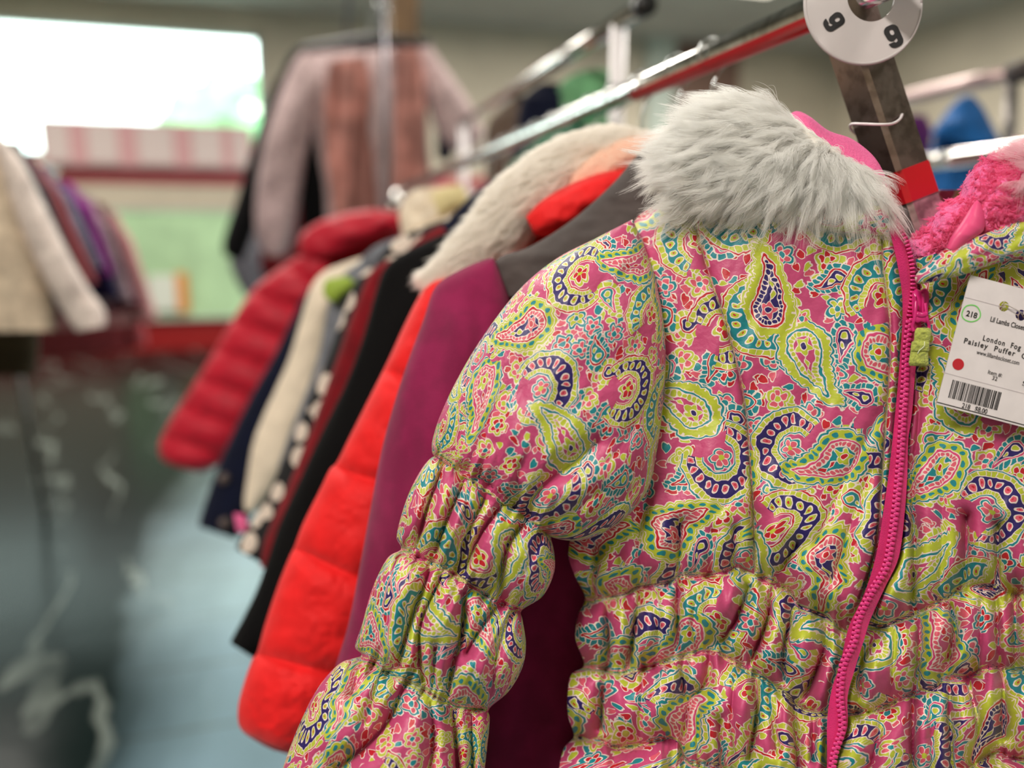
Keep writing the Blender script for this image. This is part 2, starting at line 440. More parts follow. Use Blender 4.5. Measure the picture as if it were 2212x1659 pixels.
# ---------------------------------------------------------------- room
WY = 8.9; H = 3.5; XL, XR, YB = -6.0, 7.0, -3.0
def Zat(py): return float(PY(400, py, WY)[2])
def Xat(px, py=400): return float(PY(px, py, WY)[0])
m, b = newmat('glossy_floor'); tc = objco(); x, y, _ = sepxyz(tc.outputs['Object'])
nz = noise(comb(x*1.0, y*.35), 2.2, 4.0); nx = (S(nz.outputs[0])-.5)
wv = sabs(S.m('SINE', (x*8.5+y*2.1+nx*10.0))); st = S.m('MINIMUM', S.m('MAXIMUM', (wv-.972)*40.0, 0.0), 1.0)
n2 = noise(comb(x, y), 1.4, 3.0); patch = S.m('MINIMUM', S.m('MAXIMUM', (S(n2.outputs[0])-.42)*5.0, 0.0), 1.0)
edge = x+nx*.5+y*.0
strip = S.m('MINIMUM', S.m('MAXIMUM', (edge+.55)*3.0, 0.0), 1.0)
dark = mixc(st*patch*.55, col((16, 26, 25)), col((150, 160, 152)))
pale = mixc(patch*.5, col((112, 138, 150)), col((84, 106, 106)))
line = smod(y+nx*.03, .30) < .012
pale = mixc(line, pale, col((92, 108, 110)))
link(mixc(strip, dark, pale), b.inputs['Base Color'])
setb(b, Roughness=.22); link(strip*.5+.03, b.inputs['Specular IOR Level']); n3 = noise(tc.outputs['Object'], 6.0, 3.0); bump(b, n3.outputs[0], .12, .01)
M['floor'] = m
M['wall'] = plain('wall_paint', (204, 192, 172), .8, var=.06, vs=1.5)
M['ceil'] = plain('ceiling_paint', (168, 164, 154), .85, var=.05, vs=2)
M['reddusk'] = plain('dusky_red_paint', (172, 74, 80), .6)
M['redbase'] = plain('red_base_paint', (150, 20, 22), .45)
M['frame_w'] = plain('window_frame_paint', (190, 200, 190), .5)
def struct(name, lo, hi, mat):
    q = MB(); box(q, lo, hi); return tag(q.build(name, mat, smooth=False), kind='structure')
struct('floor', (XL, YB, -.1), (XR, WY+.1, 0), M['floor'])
struct('ceiling', (XL, YB, H), (XR, WY+.1, H+.1), M['ceil'])
struct('wall_left', (XL-.1, YB, 0), (XL, WY+.1, H), M['wall'])
struct('wall_right', (XR, YB, 0), (XR+.1, WY+.1, H), M['wall'])
struct('wall_near', (XL, YB-.1, 0), (XR, YB, H), M['wall'])
wx0, wx1 = Xat(-700, 200), Xat(568, 160); wz0, wz1 = Zat(348), Zat(62)
wx0 = max(wx0, XL+.3); wz1 = min(wz1, H-.06)
q = MB()
box(q, (XL, WY, 0), (wx0, WY+.12, H)); box(q, (wx1, WY, 0), (XR, WY+.12, H))
box(q, (wx0, WY, 0), (wx1, WY+.12, wz0)); box(q, (wx0, WY, wz1), (wx1, WY+.12, H))
tag(q.build('wall_far', M['wall'], smooth=False), kind='structure')
q = MB()
for lo, hi in (((wx0, WY+.02, wz0), (wx1, WY+.09, wz0+.06)), ((wx0, WY+.02, wz1-.05), (wx1, WY+.09, wz1)), ((wx0, WY+.02, wz0), (wx0+.06, WY+.09, wz1)), ((wx1-.06, WY+.02, wz0), (wx1, WY+.09, wz1))): box(q, lo, hi)
wf = tag(q.build('window_1', M['frame_w'], smooth=False), kind='structure')
gm, gb = newmat('window_glass'); S.nt.nodes.remove(gb)
gl = S.nt.nodes.new('ShaderNodeBsdfGlossy'); gl.inputs['Roughness'].default_value = .03
tp = S.nt.nodes.new('ShaderNodeBsdfTransparent'); tp.inputs[0].default_value = (.93, 1, .98, 1)
mx = S.nt.nodes.new('ShaderNodeMixShader'); mx.inputs[0].default_value = .05
link(tp.outputs[0], mx.inputs[1]); link(gl.outputs[0], mx.inputs[2]); link(mx.outputs[0], [n for n in S.nt.nodes if n.type == 'OUTPUT_MATERIAL'][0].inputs[0])
q = MB(); box(q, (wx0+.06, WY+.05, wz0+.06), (wx1-.06, WY+.056, wz1-.05)); q.build('glass_pane', gm, wf, smooth=False)
# a tree and a pale building seen through the window
M['leaf'] = plain('tree_leaves', (150, 200, 150), .8, var=.2, vs=3)
M['bark'] = plain('tree_bark', (96, 84, 70), .9)
M['aqua'] = plain('aqua_cladding', (120, 196, 190), .8)
tx = float(PY(500, 240, 15.0)[0]); t = thing('street_tree', (tx, 15, 0), 'pale green tree outside the bright window, beside its right edge', 'tree')
q = MB(); tube(q, [(tx, 15, 0), (tx+.05, 15, 1.6), (tx, 15, 2.6)], [.14, .1, .07]); q.build('trunk', M['bark'], t)
q = MB()
u = np.linspace(0, math.pi, 40)[:, None]; w = np.linspace(0, 2*math.pi, 60, endpoint=False)[None, :]
rr = 1.0+.35*(vnoise(u*6+0*w, w*5+0*u, 3)-.5)
V = np.stack([tx+1.1*rr*np.sin(u)*np.cos(w), 15+1.0*rr*np.sin(u)*np.sin(w), 3.0+.95*rr*np.cos(u)+0*w], -1); q.add(V, grid_faces(40, 60, True)); q.build('crown', M['leaf'], t)
bx = float(PY(420, 240, 24.0)[0]); t = thing('distant_building', (bx, 24, 0), 'pale aqua building far outside the window', 'building')
q = MB(); box(q, (bx-.6, 24, 0), (bx+2.2, 28, 4.6)); q.build('walls', M['aqua'], t, smooth=False)
q = MB(); box(q, (bx-.8, 23.8, 4.6), (bx+2.4, 28.2, 4.75)); q.build('roof', M['frame_w'], t, smooth=False)
M['pave'] = plain('street_paving', (190, 200, 195), .9, var=.1, vs=1)
struct('trim_4', (-30, WY+.3, -.12), (30, 50, -.02), M['pave'])
# trims on the far wall
struct('trim_1', (XL, WY-.03, Zat(398)), (XR, WY, Zat(368)), M['reddusk'])
struct('baseboard_far', (XL, WY-.05, 0), (XR, WY, Zat(690)), M['redbase'])
struct('trim_2', (Xat(1385), WY-.12, 0), (Xat(1440), WY, H), M['frame_w'])
struct('trim_3', (Xat(1445), WY-.06, Zat(260)), (Xat(1580), WY, H), plain('brown_panel', (120, 92, 80), .7))
# header board with square panels below the window
M['boxpink'] = plain('board_dusky_pink', (208, 158, 160), .6); M['boxwhite'] = plain('board_panel', (214, 196, 192), .7)
bx0, bx1 = Xat(100, 320), Xat(545, 320); z0, z1 = Zat(366), Zat(272)
t = thing('header_board', ((bx0+bx1)/2, WY-.2, z0), 'long dusky pink board with pale square panels under the window', 'board')
q = MB(); box(q, (bx0, WY-.18, z0), (bx1, WY-.02, z1)); q.build('backing', M['boxpink'], t, smooth=False)
for a, c in ((108, 160), (200, 262), (306, 380), (420, 482), (505, 535)):
    q = MB(); box(q, (Xat(a, 320), WY-.2, z0+.03), (Xat(c, 320), WY-.18, z1-.03)); q.build('panel', M['boxwhite'], t, smooth=False)
M['green_p'] = plain('pale_green_board', (190, 226, 178), .7, var=.1, vs=3)
t = thing('pinboard', (Xat(390), WY-.1, Zat(682)), 'large pale green board low on the far wall', 'board')
q = MB(); box(q, (Xat(235), WY-.1, Zat(684)), (Xat(525), WY-.06, Zat(455))); q.build('board', M['green_p'], t, smooth=False)
for lo, hi in (((233, 458), (527, 452)), ((233, 688), (527, 682))):
    q = MB(); box(q, (Xat(lo[0]), WY-.12, Zat(lo[1])), (Xat(hi[0]), WY-.06, Zat(hi[1]))); q.build('frame', M['frame_w'], t, smooth=False)
M['orange'] = plain('orange_frame', (226, 150, 76), .6); M['paper'] = plain('white_sheet', (222, 226, 214), .7)
t = thing('picture_frame', (Xat(345), WY-.25, Zat(672)), 'small white picture with an orange edge in front of the green board', 'picture')
q = MB(); box(q, (Xat(308), WY-.16, Zat(668)), (Xat(368), WY-.14, Zat(592))); q.build('sheet', M['paper'], t, smooth=False)
q = MB(); box(q, (Xat(368), WY-.17, Zat(672)), (Xat(392), WY-.13, Zat(588))); q.build('frame', M['orange'], t, smooth=False)
# unseen ceiling lamps that light the jacket and the walls
M['unseen_lampface'] = emis('unseen_lamp_diffuser', (255, 244, 226), 2.5)
for (x, y, p), where in zip(LAMPS, ('up left of the camera, lighting the paisley jacket', 'above the right end of the front rack', 'above the aisle by the pink top', 'above the rack with the blue garment', 'nearest the middle of the far wall', 'nearest the right end of the far wall', 'nearest the bright window')):
    t = thing('unseen_ceiling_light', (x, y, 3.42), 'unseen white rectangular ceiling light '+where, 'ceiling light', 'unseen ceiling lights')
    q = MB(); box(q, (x-.32, y-.62, 3.43), (x+.32, y+.62, 3.5)); q.build('unseen_light_housing', M['frame_w'], t, smooth=False)
    q = MB(); box(q, (x-.29, y-.59, 3.425), (x+.29, y+.59, 3.43)); q.build('unseen_light_diffuser', M['unseen_lampface'], t, smooth=False)
# wooden column
M['wood'] = plain('brown_column_wood', (112, 84, 52), .6, var=.2, vs=6)
c0 = PY(846, 60, 3.6); c1 = PY(905, 60, 3.6)
struct('trim_5', (c0[0], 3.6, 0), (c1[0], 3.72, H), M['wood'])
RD = .465                                               # optical depth of the rail where the size divider hangs
# ---------------------------------------------------------------- flat cut shapes (card, ring, digits)
class Frame:
    """a flat piece facing the aisle: maps traced pixels onto one plane"""
    def __init__(s, ox, oy, d, ax, ay):
        s.o = P(ox, oy, d); s.x = P(ox+100, oy, d)-s.o; s.px = np.linalg.norm(s.x)/100
        s.n = -FW; s.e1 = RT; s.e2 = UP; s.ox, s.oy = ox, oy; s.rot = math.atan2(-ay, ax)
    def mat(s, x, y, lift=0, rot=None, sc=1.0):
        p = s.o+RT*(x-s.ox)*s.px-UP*(y-s.oy)*s.px+s.n*lift
        r = s.rot if rot is None else rot; c, q = math.cos(r), math.sin(r)
        a = RT*c+UP*q; b = -RT*q+UP*c
        return Matrix(((a[0]*sc, b[0]*sc, s.n[0]*sc, p[0]), (a[1]*sc, b[1]*sc, s.n[1]*sc, p[1]), (a[2]*sc, b[2]*sc, s.n[2]*sc, p[2]), (0, 0, 0, 1)))
def place(o, mtx, parent):
    if parent is not None:
        r = parent
        while r.parent is not None: r = r.parent
        mtx = Matrix.Translation(-Vector(r.location))@mtx if True else mtx
        o.parent = parent; o.matrix_parent_inverse = Matrix.Identity(4)
        if parent is not r: mtx = parent.matrix_basis.inverted()@mtx
    o.matrix_basis = mtx
def to_mesh(o, name, mtx, parent):
    bpy.context.view_layer.update()
    me = bpy.data.meshes.new_from_object(o.evaluated_get(bpy.context.evaluated_depsgraph_get())); me.name = name
    old = o.data; bpy.data.objects.remove(o); bpy.data.curves.remove(old)
    q = bpy.data.objects.new(name, me); COL.objects.link(q); place(q, mtx, parent); return q
def flat(name, loops, fr, mat, parent, lift=0, thick=.0003):
    c = bpy.data.curves.new(name, 'CURVE'); c.dimensions = '2D'; c.fill_mode = 'BOTH'; c.extrude = thick/2
    for lp in loops:
        sp = c.splines.new('POLY'); sp.points.add(len(lp)-1); sp.use_cyclic_u = True
        for p, (x, y) in zip(sp.points, lp): p.co = ((x-fr.ox)*fr.px, -(y-fr.oy)*fr.px, 0, 1)
    c.materials.append(mat); o = bpy.data.objects.new(name, c); COL.objects.link(o)
    return to_mesh(o, name, fr.mat(fr.ox, fr.oy, lift, 0.0), parent)
def text(name, s, fr, x, y, width, mat, parent, lift, bold=0.0, rot=None, hgt=None, space=1.0):
    """lettering whose left baseline end sits at x, y; width in pixels"""
    c = bpy.data.curves.new(name, 'FONT'); c.body = s; c.size = 1.0; c.extrude = .004; c.offset = bold; c.space_character = space
    c.materials.append(mat); o = bpy.data.objects.new(name, c); COL.objects.link(o)
    bpy.context.view_layer.update(); w = max(o.dimensions.x, .01)
    sx = width*fr.px/w; sy = (hgt*fr.px/.70) if hgt else sx
    return to_mesh(o, name, fr.mat(x, y, lift, rot)@Matrix.Diagonal((sx, sy, .01, 1)), parent)
def disc(cx, cy, rx, ry=None, n=40): return [(cx+rx*math.cos(a), cy+(ry or rx)*math.sin(a)) for a in np.linspace(0, 2*math.pi, n, endpoint=False)]
# price tag
TG = thing('price_tag', P(2150, 740, .409), 'white printed price tag with green circle and red dot, pinned to the paisley jacket', 'price tag')
fr = Frame(2096, 594, .409, 190, 50)
u = np.array([190, 50])/np.hypot(190, 50); v = np.array([-74, 279])/np.hypot(74, 279)
C = lambda a, b: tuple(np.array([2096, 594])+u*a+v*b)
cardo = flat('card', [[C(0, 0), C(330, 0), C(330, 289), C(0, 289)], disc(2168, 662, 11), disc(2205, 681, 12)], fr, M['card'], TG, 0, .0005)
L0 = .0004
text('printed_number', '218', fr, 2085, 682, 24, M['ink'], TG, L0, .02, hgt=12)
ring_pts = [(2097+21*math.cos(a)*(1+.05*math.sin(3*a)), 677+20*math.sin(a)*(1+.04*math.cos(2*a))) for a in np.linspace(0, 6.28, 48)]
ring_in = [(2097+18.6*math.cos(a)*(1+.06*math.sin(3*a)), 677+17.4*math.sin(a)*(1+.04*math.cos(2*a))) for a in np.linspace(0, 6.28, 48)]
flat('green_circle', [ring_pts[:-1], ring_in[:-1]], fr, M['green_ink'], TG, L0, .00005)
text('printed_shop_name', 'Lil Lambs Closet', fr, 2137, 694, 76, M['ink'], TG, L0, .012, hgt=11)
text('printed_title', 'London  Fog', fr, 2121, 735, 84, M['ink'], TG, L0, .018, hgt=11.5, space=1.25)
text('printed_title', 'Paisley  Puffer  Coat', fr, 2080, 740.5, 165, M['ink'], TG, L0, .018, hgt=11.5, space=1.25)
text('printed_website', 'www.lillambscloset.com', fr, 2108, 764.5, 95, M['ink'], TG, L0, .0, hgt=9.5)
text('printed_item', 'Item #:', fr, 2132, 807, 31, M['ink'], TG, L0, .0, hgt=9)
text('printed_item', '32', fr, 2141, 820, 11, M['ink'], TG, L0, .0, hgt=9)
text('printed_price', '218   $8.00', fr, 2076, 880, 56, M['ink'], TG, L0, .012, hgt=10.5)
text('printed_price', '$8.00', fr, 2206, 833, 44, M['ink'], TG, L0, .012, hgt=12)
flat('red_dot', [disc(2069, 787, 12.5)], fr, M['red_ink'], TG, L0, .00005)
k = MB(); q = []
a = 0.0; r_ = random.Random(5)
while a < 108:
    w = r_.choice([1.2, 1.2, 2.2, 3.2]); q.append((a, min(a+w, 109))); a += w+r_.choice([1.0, 1.2, 1.8, 2.6])
b0 = np.array([2057.5, 820]); flat('barcode', [[tuple(b0+u*x0+v*0), tuple(b0+u*x1), tuple(b0+u*x1+v*40), tuple(b0+u*x0+v*40)] for x0, x1 in q], fr, M['ink'], TG, L0, .00005)
flat('printed_line', [[C(0, 283), C(330, 283), C(330, 285), C(0, 285)]], fr, M['ink'], TG, L0, .00005)
flat('printed_line', [[C(0, 49), C(330, 49), C(330, 50), C(0, 50)]], fr, M['grey_ink'], TG, L0, .00003)
flat('printed_line', [[C(0, 218), C(330, 218), C(330, 219), C(0, 219)]], fr, M['grey_ink'], TG, L0, .00003)
mb = MB(); tube(mb, [P(2160, 668, .415), P(2170, 657, .4075), P(2184, 663, .4065), P(2203, 674, .4075), P(2214, 690, .415)], .0003, 8, smooth_n=24); mb.build('plastic_barb', M['plastic_clear'], TG)
# ---------------------------------------------------------------- front rack: rail, painted red reflection, leg, tape
RA = P(1880, -25, RD); X0, Z0 = float(RA[0]), float(RA[2])
RK = thing('clothes_rack', (X0, 1.2, 0), 'long chrome clothes rail with painted red reflection and a red-taped worn steel leg, carrying the row of coats', 'clothes rack')
RY0, RY1 = .20, 2.45
mb = MB(); tube(mb, [(X0, RY0, Z0), (X0, .8, Z0), (X0, 1.6, Z0), (X0, RY1, Z0)], .0082, 28, r2=1.35, side=(0, 0, 1)); mb.build('rail', M['chrome'], RK)
def yrail(px):  # y along the rail seen at a pixel column
    lo, hi = .15, 6.0
    for _ in range(50):
        mi = (lo+hi)/2; v_ = np.array([X0, mi, Z0])-EYE; x_ = CX+F*(v_@RT)/(v_@FW)
        if x_ > px: lo = mi
        else: hi = mi
    return (lo+hi)/2
ya, yb = yrail(1765), yrail(1375)  # the coats' red reflection, put on the rail's underside as a coloured strip
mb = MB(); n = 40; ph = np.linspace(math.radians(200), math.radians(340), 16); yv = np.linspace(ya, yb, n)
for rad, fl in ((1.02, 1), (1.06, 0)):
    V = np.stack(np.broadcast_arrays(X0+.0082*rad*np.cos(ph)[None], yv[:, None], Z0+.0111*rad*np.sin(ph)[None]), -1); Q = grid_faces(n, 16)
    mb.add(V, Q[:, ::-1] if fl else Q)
mb.build('red_tape_and_reflection', M['redtape_and_reflection'], RK)
def leg_tube(p0, p1, s, name, mat, frm=0., to=1., grow=0., jag=False):
    p0, p1 = np.array(p0), np.array(p1); t = (p1-p0)/np.linalg.norm(p1-p0)
    vw = p0+(p1-p0)*.15-EYE; vw /= np.linalg.norm(vw); a = vw-(vw@t)*t; a /= np.linalg.norm(a); b = np.cross(t, a); mb = MB(); s = s+grow
    crn = [(-a*1.0)*s, b*s, a*s, -b*s]                       # one edge of the square tube faces the aisle
    q0, q1 = p0+(p1-p0)*frm, p0+(p1-p0)*to
    for i in range(4):
        c0, c1 = crn[i], crn[(i+1) % 4]; ins = .10
        e0 = c0*(1-ins)+c1*ins; e1 = c0*ins+c1*(1-ins)
        mb.add([q0+e0, q0+e1, q1+e1, q1+e0], [[0, 1, 2, 3]])
        pv = crn[i-1]; f0 = c0*(1-ins)+pv*ins
        mb.add([q0+f0, q0+e0, q1+e0, q1+f0], [[0, 1, 2, 3]])
    mb.add([q0+c for c in crn], [[3, 2, 1, 0]]); mb.add([q1+c for c in crn], [[0, 1, 2, 3]])
    return mb.build(name, mat, RK, smooth=False)
A = P(1838, 55, .482); B = P(1975, 470, .492); dv = (B-A)/np.linalg.norm(B-A); foot = A+dv*((A[2]-.02)/-dv[2])
L1 = float((P(1965, 420, .491)-A)@dv)/np.linalg.norm(foot-A); L2 = float((P(1990, 500, .492)-A)@dv)/np.linalg.norm(foot-A)
Lt = float((P(1940, 350, .490)-A)@dv)/np.linalg.norm(foot-A)
leg_tube(A, foot, .0186, 'leg', M['steel'], -.01, Lt+.02)
leg_tube(A, foot, .0186, 'leg_lower_tube', M['steel_pale'], Lt+.01, 1.0)
leg_tube(A, foot, .0186, 'red_tape_and_reflection', M['redtape_and_reflection'], Lt+.004, L1+.003, .0006)  # actual tape around the leg
# far end frame
for sx in (-1, 1):
    mb = MB(); tube(mb, [(X0, RY1-.02, Z0), (X0+sx*.02, RY1-.02, Z0-.05), (X0+sx*.3, RY1-.02, .02)], .012, 12); mb.build('leg', M['chrome'], RK)
mb = MB(); lv = .49
tube(mb, [P(1852, 292, .512), P(1838, 279, .492), P(1840, 268, .469), P(1870, 268, .456), P(1905, 269, .452), P(1928, 267, .456), P(1943, 258, .465), P(1949, 246, .478), P(1951, 232, .502)], .00085, 10, smooth_n=50)
mb.build('wire_tie', M['white_wire'], RK)
# size divider on the rail
RG = thing('size_divider', P(1864, 6, .462), 'round white plastic size divider marked 9 hanging on the chrome rail', 'size divider')
fr = Frame(1864, 6, .462, 1, 0)
flat('disc', [disc(1864, 8, 125, 130, 120), disc(1880, -6, 51, 54, 60)], fr, M['ring'], RG, 0, .0016)
mb = MB(); tube(mb, [P(1864+125*math.cos(a), 8+130*math.sin(a), .462) for a in np.linspace(0, 2*math.pi, 90)], .0011, 8); mb.build('rim', M['ring'], RG)
def nine(cx, cy, ang, h):
    """a heavy rounded numeral: outline loops in pixels"""
    w = h*.33; st = h*.24
    def lp(pts): 
        c, s_ = math.cos(ang), math.sin(ang); return [(cx+x*c-y*s_, cy+x*s_+y*c) for x, y in pts]
    def arc(x, y, r, a0, a1, n=8): return [(x+r*math.cos(math.radians(a)), y+r*math.sin(math.radians(a))) for a in np.linspace(a0, a1, n)]
    T = -h/2; B = h/2; r = w*.8; mid = h*.12
    out = arc(-w+r, T+r, r, 180, 270)+arc(w-r, T+r, r, 270, 360)+arc(w-r, B-r, r, 0, 90)+arc(-w+r, B-r, r, 90, 180)+[(-w, B-h*.27), (-w+st, B-h*.27)]
    ri = r*.35
    out += arc(-w+st+ri, B-st*.9-ri, ri, 180, 90, 4)+arc(w-st-ri, B-st*.9-ri, ri, 90, 0, 4)+[(w-st, mid-.01*h), (w-st*1.2, mid+h*.02)]+arc(-w+r, mid-r*.7+h*.02, r*.9, 90, 180, 6)
    inn = arc(-w+st+ri, T+st*.8+ri, ri, 180, 270, 5)+arc(w-st-ri, T+st*.8+ri, ri, 270, 360, 5)+arc(w-st-ri, mid-st*.75-ri, ri, 0, 90, 5)+arc(-w+st+ri, mid-st*.75-ri, ri, 90, 180, 5)
    return [lp(out), lp(inn)]
flat('numeral', nine(1800, 49, math.radians(57), 47), fr, M['ink'], RG, .0011, .0001)
flat('numeral', nine(1928.5, 80, math.radians(-24), 50), fr, M['ink'], RG, .0011, .0001)
# ---------------------------------------------------------------- the paisley jacket
JK = thing('puffer_jacket', P(1990, 1750, .48), 'pink, lime and teal paisley puffer jacket with white fur collar and pink zipper, hanging frontmost', 'jacket', None)
PXM = 3850.0                                            # pattern units per metre of cloth
E1 = [(1150, 1290), (1262, 1292), (1284, 1295), (1345, 1284), (1379, 1268), (1436, 1262), (1470, 1243), (1503, 1245), (1571, 1235), (1591, 1226), (1635, 1245), (1672, 1258), (1709, 1282), (1726, 1309), (1780, 1332), (1823, 1366), (1870, 1380)]
E2 = [(1150, 1440), (1264, 1440), (1335, 1454), (1368, 1450), (1409, 1440), (1463, 1420), (1537, 1407), (1571, 1423), (1618, 1450), (1648, 1464), (1685, 1491), (1709, 1511), (1739, 1535), (1786, 1545), (1830, 1550)]
E3 = [(1150, 1590), (1237, 1592), (1301, 1602), (1328, 1615), (1368, 1612), (1456, 1599), (1486, 1646), (1537, 1653), (1620, 1680), (1700, 1730), (1790, 1750)]
CL = [([(1469, 1134), (1466, 1245), (1463, 1403)], .85, 12), ([(1587, 1144), (1581, 1228)], .6, 12), ([(1631, 1117), (1628, 1235)], .6, 12), ([(1720, 1180), (1672, 1252)], .7, 14),
      [(1311, 1292), (1318, 1437)], [(1382, 1282), (1375, 1336), (1355, 1447)], ([(1618, 1268), (1581, 1353), (1540, 1403)], .95, 15),
      ([(1538, 1410), (1523, 1477), (1490, 1514), (1480, 1572), (1463, 1659)], 1.0, 24), [(1668, 1262), (1658, 1336), (1618, 1437)], [(1715, 1315), (1695, 1390), (1692, 1470)],
      ([(1786, 1336), (1780, 1403), (1739, 1504)], .8, 13), [(1470, 1437), (1480, 1504)], [(1301, 1490), (1298, 1572)], [(1631, 1470), (1635, 1538), (1618, 1640)], ([(1554, 1555), (1560, 1659)], .5, 10),
      [(1715, 1520), (1725, 1659)], ([(1759, 1538), (1756, 1640)], .6, 10), ([(1507, 1521), (1507, 1659)], .5, 10), ([(1290, 1180), (1284, 1290)], .7, 10), ([(1340, 1200), (1345, 1280)], .4, 16),
      ([(1899, 899), (1860, 970), (1815, 1060), (1766, 1171)], .4, 24), ([(1880, 1020), (1840, 1130), (1800, 1250)], .45, 20), ([(1760, 830), (1640, 1000), (1560, 1100)], .25, 30), ([(1540, 900), (1650, 980)], .2, 26),
      ([(1400, 1060), (1380, 1180), (1400, 1260)], .5, 22), ([(1500, 1140), (1510, 1240)], .35, 16), ([(1540, 1150), (1545, 1225)], .35, 14), ([(1520, 1250), (1500, 1320), (1500, 1400)], .35, 14), ([(1420, 1270), (1425, 1430)], .45, 12), ([(1390, 1460), (1380, 1600)], .35, 14), ([(1590, 1440), (1580, 1560), (1600, 1660)], .4, 14), ([(1660, 1500), (1680, 1620)], .5, 12)]
SL = [[(1464, 434), (1499, 489), (1524, 568), (1563, 686), (1593, 790), (1612, 894), (1620, 998), (1627, 1097), (1630, 1200), (1630, 1236)],
      [(1905, 430), (1906, 560), (1914, 627), (1924, 726), (1916, 874), (1906, 1023), (1894, 1171), (1860, 1290)],
      [(1620, 405), (1650, 430), (1700, 462), (1760, 485), (1830, 498), (1905, 503)]]
R1 = [(1865, 1350), (1908, 1356), (1932, 1343), (1979, 1329), (2020, 1306), (2047, 1292), (2070, 1272), (2121, 1265), (2155, 1272), (2212, 1285), (2400, 1290), (2800, 1250)]
R2 = [(1840, 1540), (1878, 1538), (1918, 1525), (1952, 1508), (1986, 1494), (2020, 1488), (2040, 1467), (2087, 1464), (2121, 1447), (2155, 1440), (2212, 1450), (2500, 1450), (2800, 1420)]
R3 = [(1800, 1750), (1960, 1730), (2060, 1700), (2100, 1655), (2160, 1625), (2212, 1640), (2500, 1640), (2800, 1600)]
CRR = [([(1972, 1000), (1972, 1100), (1976, 1200), (1972, 1316)], .85, 12), [(2087, 1117), (2087, 1262)], [(2155, 1134), (2155, 1262)], [(1986, 1336), (1986, 1403), (1979, 1488)], [(2053, 1309), (2063, 1370), (2036, 1464)],
       [(2151, 1289), (2158, 1430)], [(2192, 1289), (2195, 1437)], ([(1892, 1370), (1861, 1437), (1861, 1504)], .7, 12), [(1972, 1511), (1972, 1659)], [(2050, 1488), (2057, 1659)], ([(2090, 1467), (2114, 1572), (2097, 1653)], .6, 11),
       [(2168, 1454), (2168, 1589)], ([(1905, 1560), (1880, 1659)], .5, 12), ([(2020, 960), (2035, 1100), (2030, 1300)], .3, 18), ([(2120, 1300), (2115, 1450)], .5, 14), ([(1935, 1350), (1925, 1510)], .4, 14), ([(2010, 1520), (2015, 1659)], .4, 14),
       ([(2240, 1100), (2250, 1280), (2260, 1450), (2240, 1600)], .7, 14), ([(2330, 1100), (2340, 1280), (2350, 1450)], .7, 14), ([(2450, 1290), (2460, 1600)], .7, 14)]
LEFT = [(1495, 410), (1435, 436), (1376, 470), (1352, 540), (1345, 640), (1342, 740), (1340, 840), (1320, 950), (1290, 1040), (1248, 1120), (1228, 1190), (1240, 1240), (1264, 1290), (1249, 1330), (1243, 1380), (1262, 1436), (1234, 1458), (1226, 1505), (1228, 1550), (1240, 1590), (1220, 1615), (1208, 1659), (1203, 1750), (1215, 1850), (1200, 1950)]
TAPEL = [(1904, 418), (1912, 465), (1922, 500), (1932, 540), (1942, 590), (1949, 640), (1949, 700), (1945, 760), (1940, 825), (1934, 890), (1928, 950), (1920, 1020), (1909, 1100), (1892, 1201), (1866, 1285), (1834, 1353), (1814, 1437), (1797, 1488), (1787, 1555), (1786, 1659), (1776, 1750), (1770, 1950)]
TAPER = [(1995, 690), (1988, 740), (1978, 798), (1970, 893), (1962, 950), (1960, 1020), (1955, 1100), (1942, 1201), (1912, 1268), (1881, 1336), (1865, 1386), (1844, 1454), (1831, 1504), (1830, 1572), (1811, 1622), (1797, 1659), (1790, 1750), (1784, 1950)]
TEETH = [(1916, 428), (1926, 452), (1938, 476), (1954, 505), (1964, 530), (1971, 560), (1975, 592), (1974, 640), (1966, 690), (1958, 757), (1954, 839), (1950, 893), (1947, 950), (1942, 1020), (1934, 1100), (1925, 1167), (1912, 1228), (1878, 1285), (1854, 1336), (1844, 1386), (1821, 1437), (1814, 1504), (1819, 1572), (1800, 1640), (1790, 1750), (1780, 1950)]
def at_y(line, y):
    L = crv(line, len(line)*12); o = np.argsort(L[:, 1]); return np.interp(y, L[o, 1], L[o, 0])
TAPEM = [(1924, 418), (1940, 465), (1960, 520), (1985, 592), (1995, 640)]+TAPER
BC = 2010.0
def torso_depth(px, py):
    """depth of the padded body: an oval section that closes at the side seams and slopes back to the shoulder"""
    l = at_y(LEFT, np.maximum(py, 520)); hw = BC-l+18; w = np.clip(np.abs(px-BC)/hw, 0, 1)
    T = .062*np.power(1-w**2.6, .5)
    top = np.interp(px, [1350, 1495, 1600, 2400, 2600], [520, 405, 395, 395, 520]); q = np.clip((py-top+18)/150.0, 0, 1)
    return .488-T*np.sqrt(1-(1-q)**2.0)*1.0
def tuck(px, py, el, cr):
    """cloth taken up by the gathers: how far the print has run on across each seam and crease"""
    du = np.zeros(px.shape, np.float32); dv = np.zeros(px.shape, np.float32)
    for e in el:
        q = crv(e, len(e)*6); o = np.argsort(q[:, 0]); dv += np.clip((py-np.interp(px, q[o, 0], q[o, 1]))/9.0, -1, 1)*34
    for c in cr:
        a = .85
        if isinstance(c, tuple): c, a = c[0], c[1]
        q = crv(c, 20); o = np.argsort(q[:, 1]); y0, y1 = q[:, 1].min(), q[:, 1].max(); m_ = np.clip(np.minimum(py-y0+12, y1+12-py)/24.0, 0, 1)
        du += np.clip((px-np.interp(py, q[o, 1], q[o, 0]))/8.0, -1, 1)*13*a*m_
    return du, dv
